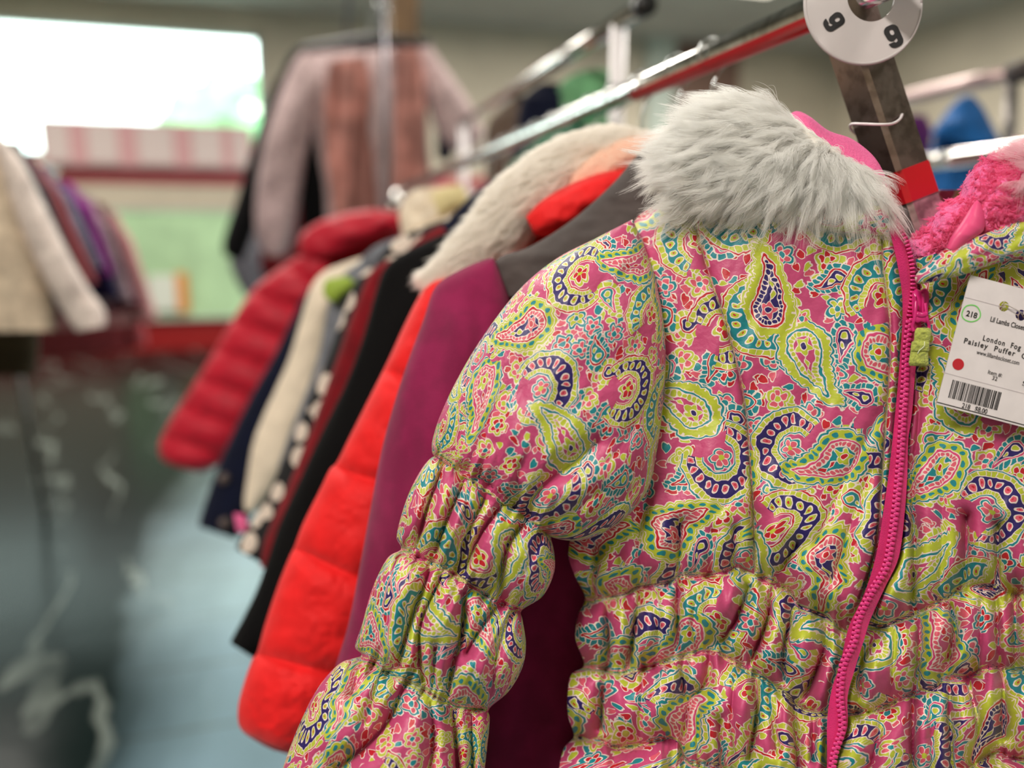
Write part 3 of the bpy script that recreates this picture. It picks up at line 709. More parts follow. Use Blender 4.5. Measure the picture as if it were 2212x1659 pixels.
def body_panel(name, left, right, n, m, el, cr, seams, uvrot, uvoff, y0=None, lb=None):
    Lc = crv(left, n); Rr = crv(right, n) if isinstance(right, list) else right(Lc)
    s = np.linspace(0, 1, m)[None, :, None]
    xy = Lc[:, None]*(1-s)+Rr[:, None]*s; px, py = xy[..., 0].astype(np.float32), xy[..., 1].astype(np.float32)
    h, near = puff(px, py, el, cr, 40, 15, seams, 8)
    zm = (at_y(TAPEL, py)+at_y(TAPEM, py))/2; e = np.maximum(np.abs(px-zm)-(at_y(TAPEM, py)-at_y(TAPEL, py))*.40, 0)
    h = h*(1-np.exp(-(e/12.0)))
    amp = np.interp(py, [400, 750, 1050, 1200, 1300, 1700], [.0060, .0085, .0130, .0240, .0340, .0350])
    ruch = np.exp(-near/18.0)*.0030*(vnoise(px/7.0, py/60.0, 5)-.5)*2
    ruch += np.exp(-near/55.0)*.0065*(vnoise(px/17.0, py/120.0, 9)-.5)*2
    soft = .0040*(vnoise(px/62.0+py/190.0, py/130.0, 2)-.5)+.0018*(vnoise(px/24.0+py/60.0, py/58.0, 4)-.5)
    sd_ = np.full(px.shape, 1e9)
    for sm_ in seams: sd_ = np.minimum(sd_, seg_dist(px, py, crv(sm_, len(sm_)*4)))
    d = torso_depth(px, py)-amp*(h-.45)-ruch-soft+.0016*np.exp(-(sd_/3.2)**1.5)
    # the edge beside the zipper turns under the tape
    e = np.abs(px-at_y(TAPEL, py)); 
    V = P(px, py, d); c_, s_ = math.cos(uvrot), math.sin(uvrot)
    U = (px-1600)/1661*.43*PXM; Vv = (py-900)/1661*.43*PXM
    du, dv = tuck(px, py, el, cr)
    eq = crv(el[0], len(el[0])*6); ei = np.argsort(eq[:, 0])
    for sm_ in (seams[:2] if len(seams) > 1 else []):
        q = crv(sm_, len(sm_)*6); o = np.argsort(q[:, 1]); du = du+np.clip((px-np.interp(py, q[o, 1], q[o, 0]))/1.5, -1, 1)*47*np.clip((np.interp(px, eq[ei, 0], eq[ei, 1])-py)/3.0, 0, 1)
    U = U+du; Vv = Vv+dv
    uv = np.stack([U*c_-Vv*s_+uvoff, -(U*s_+Vv*c_)+uvoff*.7], -1)
    return mesh_obj(name, V, grid_faces(n, m), M['paisley'], JK, uv)
TL = crv(TAPEL, 60)
rightL = [(1904+6, 418), (1918, 465), (1928, 500), (1938, 540), (1948, 590), (1955, 640), (1955, 700), (1951, 760), (1946, 825), (1940, 890), (1934, 950), (1926, 1020), (1915, 1100), (1898, 1201), (1873, 1285), (1841, 1353), (1821, 1437), (1804, 1488), (1794, 1555), (1793, 1659), (1783, 1750), (1777, 1950)]
def lp_right(Lc):
    # rows run roughly level: match the y of the left edge below the shoulder
    y = np.maximum(Lc[:, 1], 0); yy = np.interp(np.arange(len(y))/(len(y)-1), [0, .10, 1], [0, .1, 1])
    ymap = np.interp(y, [405, 540, 1292, 1440, 1592, 1950], [414, 500, 1370, 1545, 1755, 1950])
    r = crv(rightL, 400); o = np.argsort(r[:, 1]); return np.stack([np.interp(ymap, r[o, 1], r[o, 0]), ymap], -1)
body_panel('front_panel', LEFT, lp_right, 520, 300, [E1, E2, E3], CL, SL, .18, 300.0)
rl = [(1978, 560), (1990, 640), (1990, 690), (1982, 740), (1972, 798), (1964, 893), (1957, 950), (1954, 1020), (1949, 1100), (1936, 1201), (1906, 1268), (1875, 1336), (1859, 1386), (1838, 1454), (1825, 1504), (1824, 1572), (1805, 1622), (1791, 1659), (1784, 1750), (1778, 1950)]
rr_ = [(2440, 430), (2560, 520), (2640, 620), (2660, 740), (2665, 830), (2680, 920), (2720, 1000), (2760, 1080), (2780, 1180), (2770, 1280), (2780, 1340), (2785, 1400), (2775, 1460), (2790, 1520), (2795, 1560), (2795, 1620), (2800, 1680), (2805, 1720), (2805, 1800), (2810, 1950)]
body_panel('front_panel', rl, rr_, 420, 330, [R1, R2, R3], CRR, [[(1985, 700), (1985, 900), (1972, 1000)]], -.12, 1700.0)
# back of the jacket
n = 120; lc = crv(LEFT, n); s = np.linspace(0, 1, 60)[None, :, None]; rc = lc.copy(); rc[:, 0] = 2*BC-lc[:, 0]
xy = lc[:, None]*(1-s)+rc[:, None]*s; px, py = xy[..., 0], xy[..., 1]
V = P(px, py, 2*.488-torso_depth(px, py)+.001); uv = np.stack([px*.95, -py*.95], -1)+5000
mesh_obj('back_panel', V, grid_faces(n, 60)[:, ::-1], M['paisley'], JK, uv)
# sleeves ------------------------------------------------------------------
def ring_part(mb, rows, n, m, dc, T, height=None, uvo=(0, 0), uvrot=0., front=.72, power=.8, mirror=None, tk=None):
    """a closed padded tube whose two outlines are traced; front half is finer than the back"""
    rows = np.asarray(rows, float); Lc = crv(rows[:, :2], n); Rr = crv(rows[:, 2:4], n)
    mf = int(m*front); ph = np.concatenate([np.linspace(0, math.pi, mf, endpoint=False), np.linspace(math.pi, 2*math.pi, m-mf, endpoint=False)])
    c = np.cos(ph); s = np.sin(ph); mid = (Lc+Rr)/2; hv = (Rr-Lc)/2
    px = mid[:, :1]-hv[:, :1]*c[None]; py = mid[:, 1:]-hv[:, 1:]*c[None]
    sp = np.sign(s)*np.abs(s)**power
    tt = np.linspace(0, 1, n); Tv = np.interp(tt, np.linspace(0, 1, len(T)), T)[:, None]; D = np.interp(tt, np.linspace(0, 1, len(dc)), dc)[:, None]
    d = D-Tv*sp[None]
    if height is not None: d = d-height(px.astype(np.float32), py.astype(np.float32))*np.clip(s, 0, 1)[None]**.35
    tu = tuck(px.astype(np.float32), py.astype(np.float32), *tk) if tk else (0, 0)
    if mirror: px = 2*mirror-px
    V = P(px, py, d)
    W_ = np.linalg.norm(np.diff(V[:, :mf], axis=1), axis=2); cu = np.concatenate([np.zeros((n, 1)), np.cumsum(W_, 1)], 1); cu = cu-cu[:, mf//2:mf//2+1]
    hwm = np.linalg.norm(hv, axis=1)/1661*.42
    cu = (ph-math.pi/2)[None]*hwm[:, None]*1.25
    mm = P(mid[:, 0], mid[:, 1], D[:, 0]); cv = np.concatenate([[0], np.cumsum(np.linalg.norm(np.diff(mm, axis=0), axis=1))])
    U = cu*PXM+tu[0]; Vv = -cv[:, None]*PXM+0*cu-tu[1]; a, b = math.cos(uvrot), math.sin(uvrot)
    uv = np.stack([U*a-Vv*b+uvo[0], U*b+Vv*a+uvo[1]], -1)
    off_n = len(ph)
    Q = grid_faces(n, off_n, True)
    if mirror: Q = Q[:, ::-1]
    mb.add(V, Q, None, uv)
S1 = [(925, 985), (945, 986), (1000, 1012), (1050, 1040), (1080, 1065), (1120, 1095), (1160, 1125), (1190, 1160)]
S2 = [(850, 1178), (862, 1186), (890, 1200), (940, 1218), (1000, 1252), (1060, 1292), (1110, 1312), (1140, 1325)]
S3 = [(765, 1412), (790, 1425), (850, 1460), (900, 1482), (960, 1515), (1000, 1530), (1070, 1532)]
UPC = [([(1085, 850), (1050, 920), (1035, 980), (1040, 1030)], .55, 22), ([(1010, 900), (985, 960), (975, 1005)], .6, 16), ([(1290, 955), (1240, 1000), (1190, 1035), (1150, 1075), (1140, 1110)], .85, 26), ([(1400, 1020), (1340, 1085), (1250, 1150)], .45, 24),
       ([(1120, 1010), (1110, 1080)], .5, 16), ([(1075, 960), (1075, 1050)], .35, 16), ([(1200, 880), (1260, 800)], .15, 40), ([(960, 940), (955, 985)], .5, 10), ([(1300, 1060), (1210, 1120), (1180, 1150)], .5, 18), ([(1410, 860), (1330, 980), (1300, 1000)], .25, 24)]
LWC = [([(1008, 1030), (970, 1110), (940, 1190)], .8, 12), ([(1058, 1060), (1020, 1130), (985, 1225)], .75, 13), ([(1092, 1080), (1040, 1150), (1000, 1240)], .85, 12), ([(1150, 1115), (1095, 1180), (1078, 1300)], .85, 14), ([(960, 1000), (925, 1090), (900, 1185)], .7, 11), ([(1010, 1060), (1002, 1150), (960, 1230)], .4, 10),
       ([(928, 1235), (890, 1330), (867, 1410), (861, 1441)], .85, 13), ([(1002, 1280), (998, 1365), (980, 1426), (968, 1503)], .9, 13), ([(1069, 1310), (1030, 1370), (1008, 1410)], .8, 13), ([(812, 1250), (790, 1346), (785, 1400)], .45, 12), ([(952, 1250), (913, 1334), (905, 1395), (912, 1470)], .85, 12), ([(1100, 1330), (1075, 1400), (1060, 1500)], .4, 16), ([(940, 1400), (935, 1490)], .6, 11),
       ([(870, 1480), (845, 1543), (808, 1595), (729, 1659)], .8, 20), ([(978, 1530), (984, 1600), (990, 1670)], 1.0, 15), ([(930, 1510), (935, 1600), (920, 1700)], .5, 14), ([(1018, 1540), (1020, 1659)], .7, 12), ([(780, 1440), (760, 1500)], .4, 14), ([(820, 1460), (790, 1560)], .35, 18)]
def hsleeve(el, cr, lo, hi):
    def f(px, py):
        h, near = puff(px, py, el, cr, 34, 13)
        r = np.exp(-near/17.0)*.0030*(vnoise(px/6.5+py/15., py/50.0, 15)-.5)*2+np.exp(-near/50.0)*.0065*(vnoise(px/15.0+py/34., py/110.0, 19)-.5)*2
        soft = .0042*(vnoise(px/66.0+py/120.0, py/90.0, 12)-.5)+.0016*(vnoise(px/25.0+py/50.0, py/50.0, 14)-.5)
        amp = np.interp(py, [450, 900, 1050], [lo, lo*1.3, hi])
        return amp*(h-.3)+r+soft
    return f
UPR = [(1366, 474, 1368, 476), (1290, 513, 1397, 545), (1200, 560, 1421, 620), (1120, 627, 1435, 710), (1045, 724, 1438, 800), (990, 815, 1431, 890), (952, 895, 1418, 980), (935, 948, 1397, 1062), (933, 970, 1340, 1128), (936, 982, 1262, 1166), (950, 995, 1190, 1160), (975, 1010, 1170, 1130)]
LWR = [(990, 990, 1150, 1080), (945, 984, 1180, 1125), (918, 1003, 1190, 1160), (888, 1055, 1198, 1200), (868, 1110, 1196, 1240), (857, 1160, 1172, 1288), (866, 1186, 1128, 1318), (836, 1207, 1129, 1340), (803, 1275, 1136, 1390), (782, 1350, 1129, 1440), (767, 1396, 1100, 1492), (780, 1416, 1058, 1530), (733, 1434, 1058, 1550), (687, 1486, 1056, 1582), (649, 1560, 1052, 1616), (614, 1650, 1047, 1665), (565, 1800, 1035, 1800), (540, 1880, 1020, 1890), (560, 1900, 1000, 1910), (550, 1930, 990, 1940)]
for mir in (None, 2*0+2010.0):
    mb = MB(); dz = 0 if mir is None else .02
    k = 1.0 if mir is None else .35
    ring_part(mb, UPR, int(430*k), int(430*k), [.462+dz, .452+dz, .447+dz, .446+dz, .446+dz], [.003, .028, .037, .040, .040, .038, .026, .016], hsleeve([S1], UPC, .0065, .014), (0, 900), .12, power=.75, mirror=mir, tk=([], UPC[2:3]))
    ring_part(mb, LWR, int(560*k), int(360*k), [.447+dz, .446+dz, .448+dz, .452+dz], [.014, .030, .034, .030, .030, .034, .032, .030, .034, .034, .02], hsleeve([S1, S2, S3], LWC, .026, .026), (400, -300), -.25, power=.75, mirror=mir, tk=([S2, S3], LWC))
    mb.build('sleeve', M['paisley'], JK)
# elastic thread ends along the shirring ------------------------------------
M['thread_d'] = plain('dark_thread', (56, 40, 60), .8)
for ln, dd in ((E1[2:-2], None), (E2[2:-2], None), (E3[2:-2], None), (R1[1:], None), (R2[1:], None), (S1[2:-1], .412), (S2[2:-1], .412), (S3[2:-1], .414)):
    q = crv(ln, len(ln)*10); mb = MB(); cl = None
    for i in range(len(q)-1):
        if rng.random() < .45 or not (600 < q[i, 0] < 2260): continue
        x0, y0 = q[i]+rng.normal(0, 1.5, 2); an = rng.uniform(0, 6.28); ln_ = rng.uniform(3, 7)
        x1, y1 = x0+ln_*math.cos(an), y0+ln_*math.sin(an)*.8; xm, ym = (x0+x1)/2+rng.normal(0, 1.5), (y0+y1)/2+rng.normal(0, 1.5)
        b0 = (float(torso_depth(np.array(x0), np.array(y0)))+.004) if dd is None else dd+.006
        tube(mb, [P(x0, y0, b0+.001), P(xm, ym, b0-.0015), P(x1, y1, b0)], .00014, 4, caps=False)
    mb.build('elastic_thread', M['thread_d'], JK)
# collar on the viewer's left: paisley stand, plush facing, white fur --------
mb = MB()
COLR = [(1560, 372, 1600, 432), (1640, 385, 1640, 440), (1700, 395, 1705, 470), (1760, 402, 1765, 492), (1820, 404, 1830, 503), (1870, 402, 1880, 508), (1900, 400, 1912, 508), (1915, 410, 1922, 498)]
def hcol(px, py):
    h, nr = puff(px, py, [], [([(1700, 440), (1800, 460), (1890, 440)], .4, 12), ([(1740, 420), (1760, 490)], .35, 12)], 20, 12); return .004*h+.003*(vnoise(px/30, py/18, 3)-.5)
ring_part(mb, COLR, 160, 130, [.440, .432, .428, .428], [.004, .008, .007, .004], hcol, (2500, 300), .3)
mb.build('collar', M['paisley'], JK)
mb = MB()
ring_part(mb, [(1700, 250, 1690, 290), (1722, 240, 1705, 300), (1750, 252, 1720, 330), (1790, 282, 1750, 370), (1840, 300, 1790, 400), (1885, 335, 1830, 425), (1910, 375, 1862, 440), (1916, 405, 1880, 450), (1910, 425, 1890, 450)], 120, 80, [.468, .452, .440, .436], [.004, .012, .014, .012, .004], None)
mb.build('plush_collar_facing', M['fleece_fine'], JK)
mb = MB()
ROLL = [(1470, 372, 1490, 425), (1485, 340, 1530, 425), (1530, 280, 1600, 430), (1600, 245, 1660, 425), (1665, 240, 1715, 420), (1720, 262, 1770, 425), (1775, 300, 1815, 415), (1825, 340, 1850, 408), (1870, 372, 1885, 405)]
ring_part(mb, ROLL, 90, 60, [.462, .452, .446, .440, .436, .432], [.006, .020, .024, .022, .018, .010, .004], None)
fb = mb.build('fur_backing', M['fur_base'], JK)
def fur(name, mat, roots, dirs, nrm, L, rad, parent, npts=9, droop=.5, clump=.004, curl=.15, seed=1, clumps=500, tuft=.30, gather=.55):
    """loose fur: strands rise from the backing, lie over along the flow and gather in tufts"""
    r = np.random.default_rng(seed); N = len(roots)
    cid = r.integers(0, N, clumps); cc = roots[cid]
    # nearest tuft centre
    best = np.zeros(N, int)
    for i in range(0, N, 4000):
        dd = ((roots[i:i+4000, None]-cc[None])**2).sum(-1); best[i:i+4000] = dd.argmin(1)
    tl = L*(.75+.5*r.random(clumps))[best]*(.7+.45*r.random(N)); toff = r.normal(0, tuft, (clumps, 3))[best]; ind = r.normal(0, .15, (N, 3))
    D = dirs+toff+ind*.8; D /= np.linalg.norm(D, axis=1)[:, None]
    t = np.linspace(0, 1, npts)[None, :, None]
    side = np.cross(D, nrm); sg = r.uniform(-1, 1, clumps)[best][:, None]; frq = (3+3*r.random(clumps))[best][:, None, None]
    base = roots[:, None]+nrm[:, None]*(np.sin(t*1.7)*L*.42)+D[:, None]*t*tl[:, None, None]
    base = base+side[:, None]*np.sin(t*frq+sg[:, :, None]*3)*tl[:, None, None]*curl*t
    base[..., 2] -= (t[..., 0]**2)*tl[:, None]*droop*.35
    tip = cc[best]+D*0; tipc = cc[best][:, None]+nrm[cid][best][:, None]*L*.36+(dirs[cid]+r.normal(0, .0, (clumps, 3)))[best][:, None]*t*tl[:, None, None]+toff[:, None]*t*tl[:, None, None]
    base = base*(1-gather*t**1.3)+(tipc+side[:, None]*np.sin(t*frq+sg[:, :, None]*3)*tl[:, None, None]*curl*t)*(gather*t**1.3)
    hc = bpy.data.hair_curves.new(name); hc.add_curves([npts]*N)
    hc.points.foreach_set('position', base.astype(np.float32).ravel())
    rr = (rad*(1-.8*t[..., 0]**2)*np.ones((N, npts))).astype(np.float32)
    at = hc.attributes.get('radius') or hc.attributes.new('radius', 'FLOAT', 'POINT'); at.data.foreach_set('value', rr.ravel())
    hc.materials.append(mat); return tag(link_obj(name, hc, parent), kind=None)
def ring_roots(rows, dc, T, N, seed, front=True, lo=.0, hi=1.0, back=.15):
    r = np.random.default_rng(seed); rows = np.asarray(rows, float)
    t = r.uniform(lo, hi, N); k = t*(len(rows)-1); Lc = crv(rows[:, :2], t=k); Rr = crv(rows[:, 2:4], t=k)
    ph = r.uniform(-back, math.pi+back, N); Tv = np.interp(t, np.linspace(0, 1, len(T)), T); D = np.interp(t, np.linspace(0, 1, len(dc)), dc)
    mid = (Lc+Rr)/2; hv = (Rr-Lc)/2; c = np.cos(ph); s = np.sin(ph)
    px = mid[:, 0]-hv[:, 0]*c; py = mid[:, 1]-hv[:, 1]*c; d = D-Tv*s
    V = P(px, py, d); hw = np.linalg.norm(hv, axis=1); hn = hv/hw[:, None]
    nx = -hn[:, 0]*c; ny = -hn[:, 1]*c
    n = nx[:, None]*RT-ny[:, None]*UP-(s*1.0)[:, None]*FW; n /= np.linalg.norm(n, axis=1)[:, None]
    return V, n, px, py
V, nr, px, py = ring_roots(ROLL, [.462, .452, .446, .440, .436, .432], [.006, .020, .024, .022, .018, .010, .004], 76000, 3)
dx, dy = px-1815, py-262; q = np.hypot(dx, dy)+1; dx, dy = dx/q, dy/q
dy = np.where(px > 1640, np.maximum(dy, -.1)+.25, dy); dy = np.where(px < 1500, dy-.05, dy)
dr = dx[:, None]*RT-dy[:, None]*UP; dr /= np.linalg.norm(dr, axis=1)[:, None]
fur('fur_trim', M['fur_white'], V, dr, nr, .0215, .000075, JK, 10, .55, clumps=2200, curl=.13, seed=4, tuft=.22, gather=.7)
# collar flap on the right, fleece inside it --------------------------------
mb = MB()
FL = [(1976, 598, 1979, 612), (1990, 580, 1996, 613), (2035, 543, 2042, 602), (2069, 524, 2080, 594), (2105, 511, 2125, 578), (2139, 500, 2165, 566), (2197, 469, 2240, 546), (2260, 430, 2320, 520), (2330, 400, 2400, 505), (2400, 420, 2440, 520)]
def hfl(px, py): return .003*(vnoise(px/40+py/30, py/30, 3)-.5)+.001*(vnoise(px/14, py/16, 7)-.5)
ring_part(mb, FL, 200, 120, [.412, .408, .408, .420, .46], [.0025, .006, .007, .008, .008], hfl, (1200, 2200), 1.0)
mb.build('collar_flap', M['paisley'], JK)
mb = MB()
FR = [(1948, 560, 1975, 618), (1962, 520, 1990, 612), (1985, 507, 2020, 600), (2004, 486, 2060, 580), (2030, 452, 2110, 560), (2072, 422, 2170, 540), (2086, 385, 2230, 520), (2125, 350, 2290, 500), (2180, 338, 2340, 470), (2260, 330, 2400, 440), (2360, 340, 2440, 430), (2440, 380, 2460, 430)]
def hfr(px, py):
    h, nr_ = puff(px, py, [], [([(2100, 400), (2085, 450), (2040, 520)], .5, 14), ([(2150, 360), (2120, 430), (2090, 500)], .6, 14), ([(2005, 500), (2030, 540), (2060, 560)], .6, 12), ([(2212, 400), (2160, 480), (2120, 520)], .4, 14)], 20, 14)
    return .006*h+.0020*(vnoise(px/10.0, py/10.0, 3)-.5)
ring_part(mb, FR, 330, 300, [.452, .448, .442, .438, .440, .46], [.006, .018, .022, .026, .024, .02, .01], hfr)
mb.build('fleece_lining', M['fleece'], JK)
V, nr, px, py = ring_roots(FR, [.452, .448, .442, .438, .440, .46], [.006, .018, .022, .026, .024, .02, .01], 60000, 31)
V = V-FW*.0052
dr = np.stack([np.sin(px/5.0+np.cos(py/4.0)*2), np.cos(px/6.0), np.sin(py/5.0)], -1); dr = dr/np.linalg.norm(dr, axis=1)[:, None]
fur('fleece_pile', M['fur_hotpink'], V, dr, nr, .0024, .00009, JK, 5, .0, clumps=4500, curl=.9, seed=14, tuft=.5, gather=.75)
mb = MB()
ring_part(mb, [(2110, 432, 2118, 438), (2098, 446, 2127, 470), (2078, 478, 2124, 498), (2054, 512, 2100, 520), (2044, 536, 2070, 545)], 40, 40, [.412, .408, .408], [.003, .007, .007, .004], None)
mb.build('lining_gusset', M['satin_pink'], JK)
V, nr, px, py = ring_roots([(2230, 350, 2230, 400), (2225, 380, 2260, 450), (2250, 330, 2330, 450), (2330, 320, 2400, 440)], [.43], [.012], 5200, 13)
dx, dy = np.full(len(px), -1.0), np.where(py < 390, -.15, .45)
dr = dx[:, None]*RT-dy[:, None]*UP; dr /= np.linalg.norm(dr, axis=1)[:, None]
fur('fur_trim', M['fur_pinkish'], V, dr, nr, .018, .00009, JK, 10, .3, clumps=110, curl=.25, seed=8)
# far half of the collar behind the fleece
mb = MB()
ring_part(mb, [(1900, 600, 2100, 640), (1890, 520, 2300, 600), (1900, 500, 2420, 540), (2000, 520, 2400, 500)], 40, 60, [.49, .505, .51], [.01, .014, .01], None)
mb.build('neck_lining', M['fleece_fine'], JK)
# zipper ----------------------------------------------------------------------
def ribbon(mb, left, right, n, m, off, bulge=.0, th_=.0012, curl=0.):
    Lc = crv(left, n) ; Rr = crv(right, n)
    s = np.linspace(0, 1, m)[None, :, None]; xy = Lc[:, None]*(1-s)+Rr[:, None]*s; px, py = xy[..., 0], xy[..., 1]
    d = zd(px, py)-off-bulge*np.sin(s[..., 0]*math.pi)
    mb.add(P(px, py, d), grid_faces(n, m), None, np.stack([px, py], -1))
def zd(px, py): return torso_depth(px, py)*.5+.5*.427-.0045
TT = crv(TEETH, 400)
up = [(1919, 420), (1928, 452), (1940, 474), (1955, 500), (1966, 530), (1973, 560), (1977, 592), (1984, 640), (1990, 690)]
mb = MB()
Rall = up+TAPER[1:]
Ly = crv(TAPEL, 500); Ry = crv(Rall, 500)
yy = np.linspace(419, 1945, 420)
lx = np.interp(yy, Ly[:, 1], Ly[:, 0]); rx = np.interp(yy, Ry[:, 1], Ry[:, 0])
s = np.linspace(0, 1, 14)[None]; px = lx[:, None]*(1-s)+rx[:, None]*s; py = yy[:, None]+0*s
d = zd(px, py)+.0006*np.cos(s*2*math.pi)
mb.add(P(px, py, d), grid_faces(420, 14), None, np.stack([px, py], -1))
mb.add(P(px, py, d+.0014), grid_faces(420, 14)[:, ::-1], None, np.stack([px, py], -1))
zt = mb.build('zipper_tape', M['zip_tape'], JK)
mb = MB()
L_ = np.concatenate([[0], np.cumsum(np.hypot(*np.diff(TT, axis=0).T))]); tot = L_[-1]; k = 0; sdist = 0.0
while sdist < tot:
    x, y = np.interp(sdist, L_, TT[:, 0]), np.interp(sdist, L_, TT[:, 1]); x2, y2 = np.interp(sdist+2, L_, TT[:, 0]), np.interp(sdist+2, L_, TT[:, 1])
    t_ = np.array([x2-x, y2-y]); t_ /= np.linalg.norm(t_)+1e-9; nn = np.array([-t_[1], t_[0]])
    if nn[0] < 0: nn = -nn
    closed = y > 690; sd = (-1 if k % 2 else 1) if closed else -1
    c0 = np.array([x, y])+nn*(sd*3.2 if closed else -3.0)
    d0 = float(zd(np.array(x), np.array(y)))-.0012
    w, hgt = (7.4, 4.6) if closed else (7.5, 3.1)
    lo = np.array([(a*w, b*hgt) for a, b in ((-.85, -.6), (-.5, -1), (.5, -1), (.85, -.6), (.85, .6), (.5, 1), (-.5, 1), (-.85, .6))])
    if not closed: lo = np.concatenate([lo, [[0, 0]]])[:8]
    ring = c0+lo[:, :1]*nn+lo[:, 1:]*t_*.92
    ringi = c0+lo[:, :1]*nn*.7+lo[:, 1:]*t_*.62
    A = P(ring[:, 0], ring[:, 1], d0+.0010); B = P(ring[:, 0], ring[:, 1], d0-.0002); C = P(ringi[:, 0], ringi[:, 1], d0-.0008)
    ce = P(np.array([c0[0]]), np.array([c0[1]]), d0-.0009)
    j = np.arange(8); kk = (j+1) % 8
    mb.add(np.concatenate([A, B, C, ce]), np.concatenate([np.stack([j, kk, kk+8, j+8], -1), np.stack([j+8, kk+8, kk+16, j+16], -1)]), np.stack([j+16, kk+16, np.full(8, 24)], -1))
    sdist += 5.4 if closed else 8.6; k += 1
mb.build('zipper_teeth', M['zip_teeth'], zt)
# slider: body with two shoulders, bridge, pull tab, webbing loop
def pxbox(mb, pts, d0, d1, bev=2.5):
    """a padded plate with a traced outline between two depths"""
    p = np.asarray(pts, float); c = p.mean(0); q = p+(c-p)/np.linalg.norm(c-p, axis=1)[:, None]*bev; m_ = len(p)
    A = P(p[:, 0], p[:, 1], d0); B = P(p[:, 0], p[:, 1], d1+(d0-d1)*.35); C = P(q[:, 0], q[:, 1], d1); ce = P(c[None, 0], c[None, 1], d1); cb = P(c[None, 0], c[None, 1], d0)
    j = np.arange(m_); k = (j+1) % m_
    mb.add(np.concatenate([A, B, C, ce, cb]), np.concatenate([np.stack([j, k, k+m_, j+m_], -1), np.stack([j+m_, k+m_, k+2*m_, j+2*m_], -1)]),
           np.concatenate([np.stack([j+2*m_, k+2*m_, np.full(m_, 3*m_)], -1), np.stack([k, j, np.full(m_, 3*m_+1)], -1)]))
zs = float(zd(np.array(1985.), np.array(650.)))
mb = MB(); pxbox(mb, crv([(1970, 632), (1978, 624), (1989, 627), (1998, 622), (2006, 630), (2007, 650), (2004, 675), (1999, 690), (1985, 694), (1972, 690), (1969, 660), (1970, 632)], 40)[:-1], zs+.003, zs-.0035, 4)
sl = mb.build('zipper_slider', M['zip_metal'], JK)
mb = MB()
ring_part(mb, [(1974, 640, 1980, 640), (1974, 655, 1981, 655), (1973, 672, 1981, 672)], 12, 16, [zs-.004], [.002], None)
ring_part(mb, [(1990, 634, 1998, 634), (1990, 650, 1999, 652), (1990, 674, 1999, 674)], 12, 16, [zs-.004], [.002], None)
mb.build('slider_bridge', M['zip_metal'], sl)
mb = MB()
d_ = zs-.006
def strand(pts, r, n=24): tube(mb, [P(x, y, d_+e) for x, y, e in pts], r, 10, smooth_n=n, r2=.7, side=FW)
strand([(1979, 650, 0), (1978, 670, -.001), (1975, 690, -.001), (1971, 705, 0), (1974, 716, 0)], .0009)
strand([(1999, 655, 0), (2001, 675, -.001), (2003, 690, -.001), (2007, 704, 0), (2005, 716, 0)], .0009)
strand([(1979, 678, -.001), (1990, 681, -.001), (2002, 678, -.001)], .0016, 10)
pxbox(mb, [(1976, 675), (2003, 675), (2005, 692), (2000, 698), (1990, 695), (1981, 698), (1973, 692)], d_, d_-.0014, 2)
strand([(1972, 713, 0), (1988, 718, 0), (2006, 713, 0)], .0008, 12)
mb.build('pull_tab', M['zip_metal'], sl)
mb = MB()
ring_part(mb, [(1981, 708, 2006, 708), (1976, 716, 2012, 714), (1974, 735, 2010, 733), (1969, 740, 2008, 737), (1967, 757, 2007, 757), (1966, 763, 2005, 762), (1963, 783, 2006, 786), (1965, 790, 2002, 792)], 50, 40, [d_-.001, d_-.0015, d_], [.0012, .0022, .0015, .0022, .0015, .0022, .001], lambda a, b: .0006*(vnoise(a/5, b/2.2, 2)-.5), power=.5)
wl = mb.build('webbing_loop', M['lime_web'], sl)
mb = MB(); tube(mb, [P(1997, 738, d_-.0032), P(1996, 748, d_-.0036), P(1986, 757, d_-.0034), P(1982, 764, d_-.0030)], .00022, 6, smooth_n=12); mb.build('loose_thread', M['thread'], sl)
# ---------------------------------------------------------------- hangers
def railpx(d): return 610+1270*RD/d
def rail_y(d):                                          # y of the rail at an optical depth
    return (d-(X0*FW[0]+(Z0-EYE[2])*FW[2]))/FW[1]
def hook_mb(r=.0011):
    mb = MB(); a = np.linspace(math.radians(200), math.radians(-60), 22); R_ = .0135
    pts = [(R_*math.cos(q), 0, R_*math.sin(q)+.0005) for q in a]+[(.002, 0, -.020), (0, 0, -.03), (0, 0, -.070)]
    tube(mb, pts, r, 8); return mb
def make_hanger(name, label, hookmat, bodymat, group):
    t = thing(name, (0, 0, 0), label, 'hanger', group)
    hook_mb().build('hook', hookmat, t); mb = MB()
    tube(mb, [(-.10, 0, -.105), (-.08, 0, -.097), (-.05, 0, -.082), (0, 0, -.068), (.05, 0, -.082), (.08, 0, -.097), (.10, 0, -.105)], [.004, .006, .006, .007, .006, .006, .004], 10, smooth_n=40, r2=.6, side=(0, 1, 0))
    mb.build('shoulder_bar', bodymat, t); return t
def copy_thing(o, loc, label):
    c = o.copy(); COL.objects.link(c); c.location = [float(v) for v in loc]; c['label'] = label
    for ch in o.children:
        q = ch.copy(); COL.objects.link(q); q.parent = c
    return c
HG = make_hanger('clothes_hanger', 'x', M['clear_hook'], M['white_plastic'], 'hangers on the front rail')
first = True
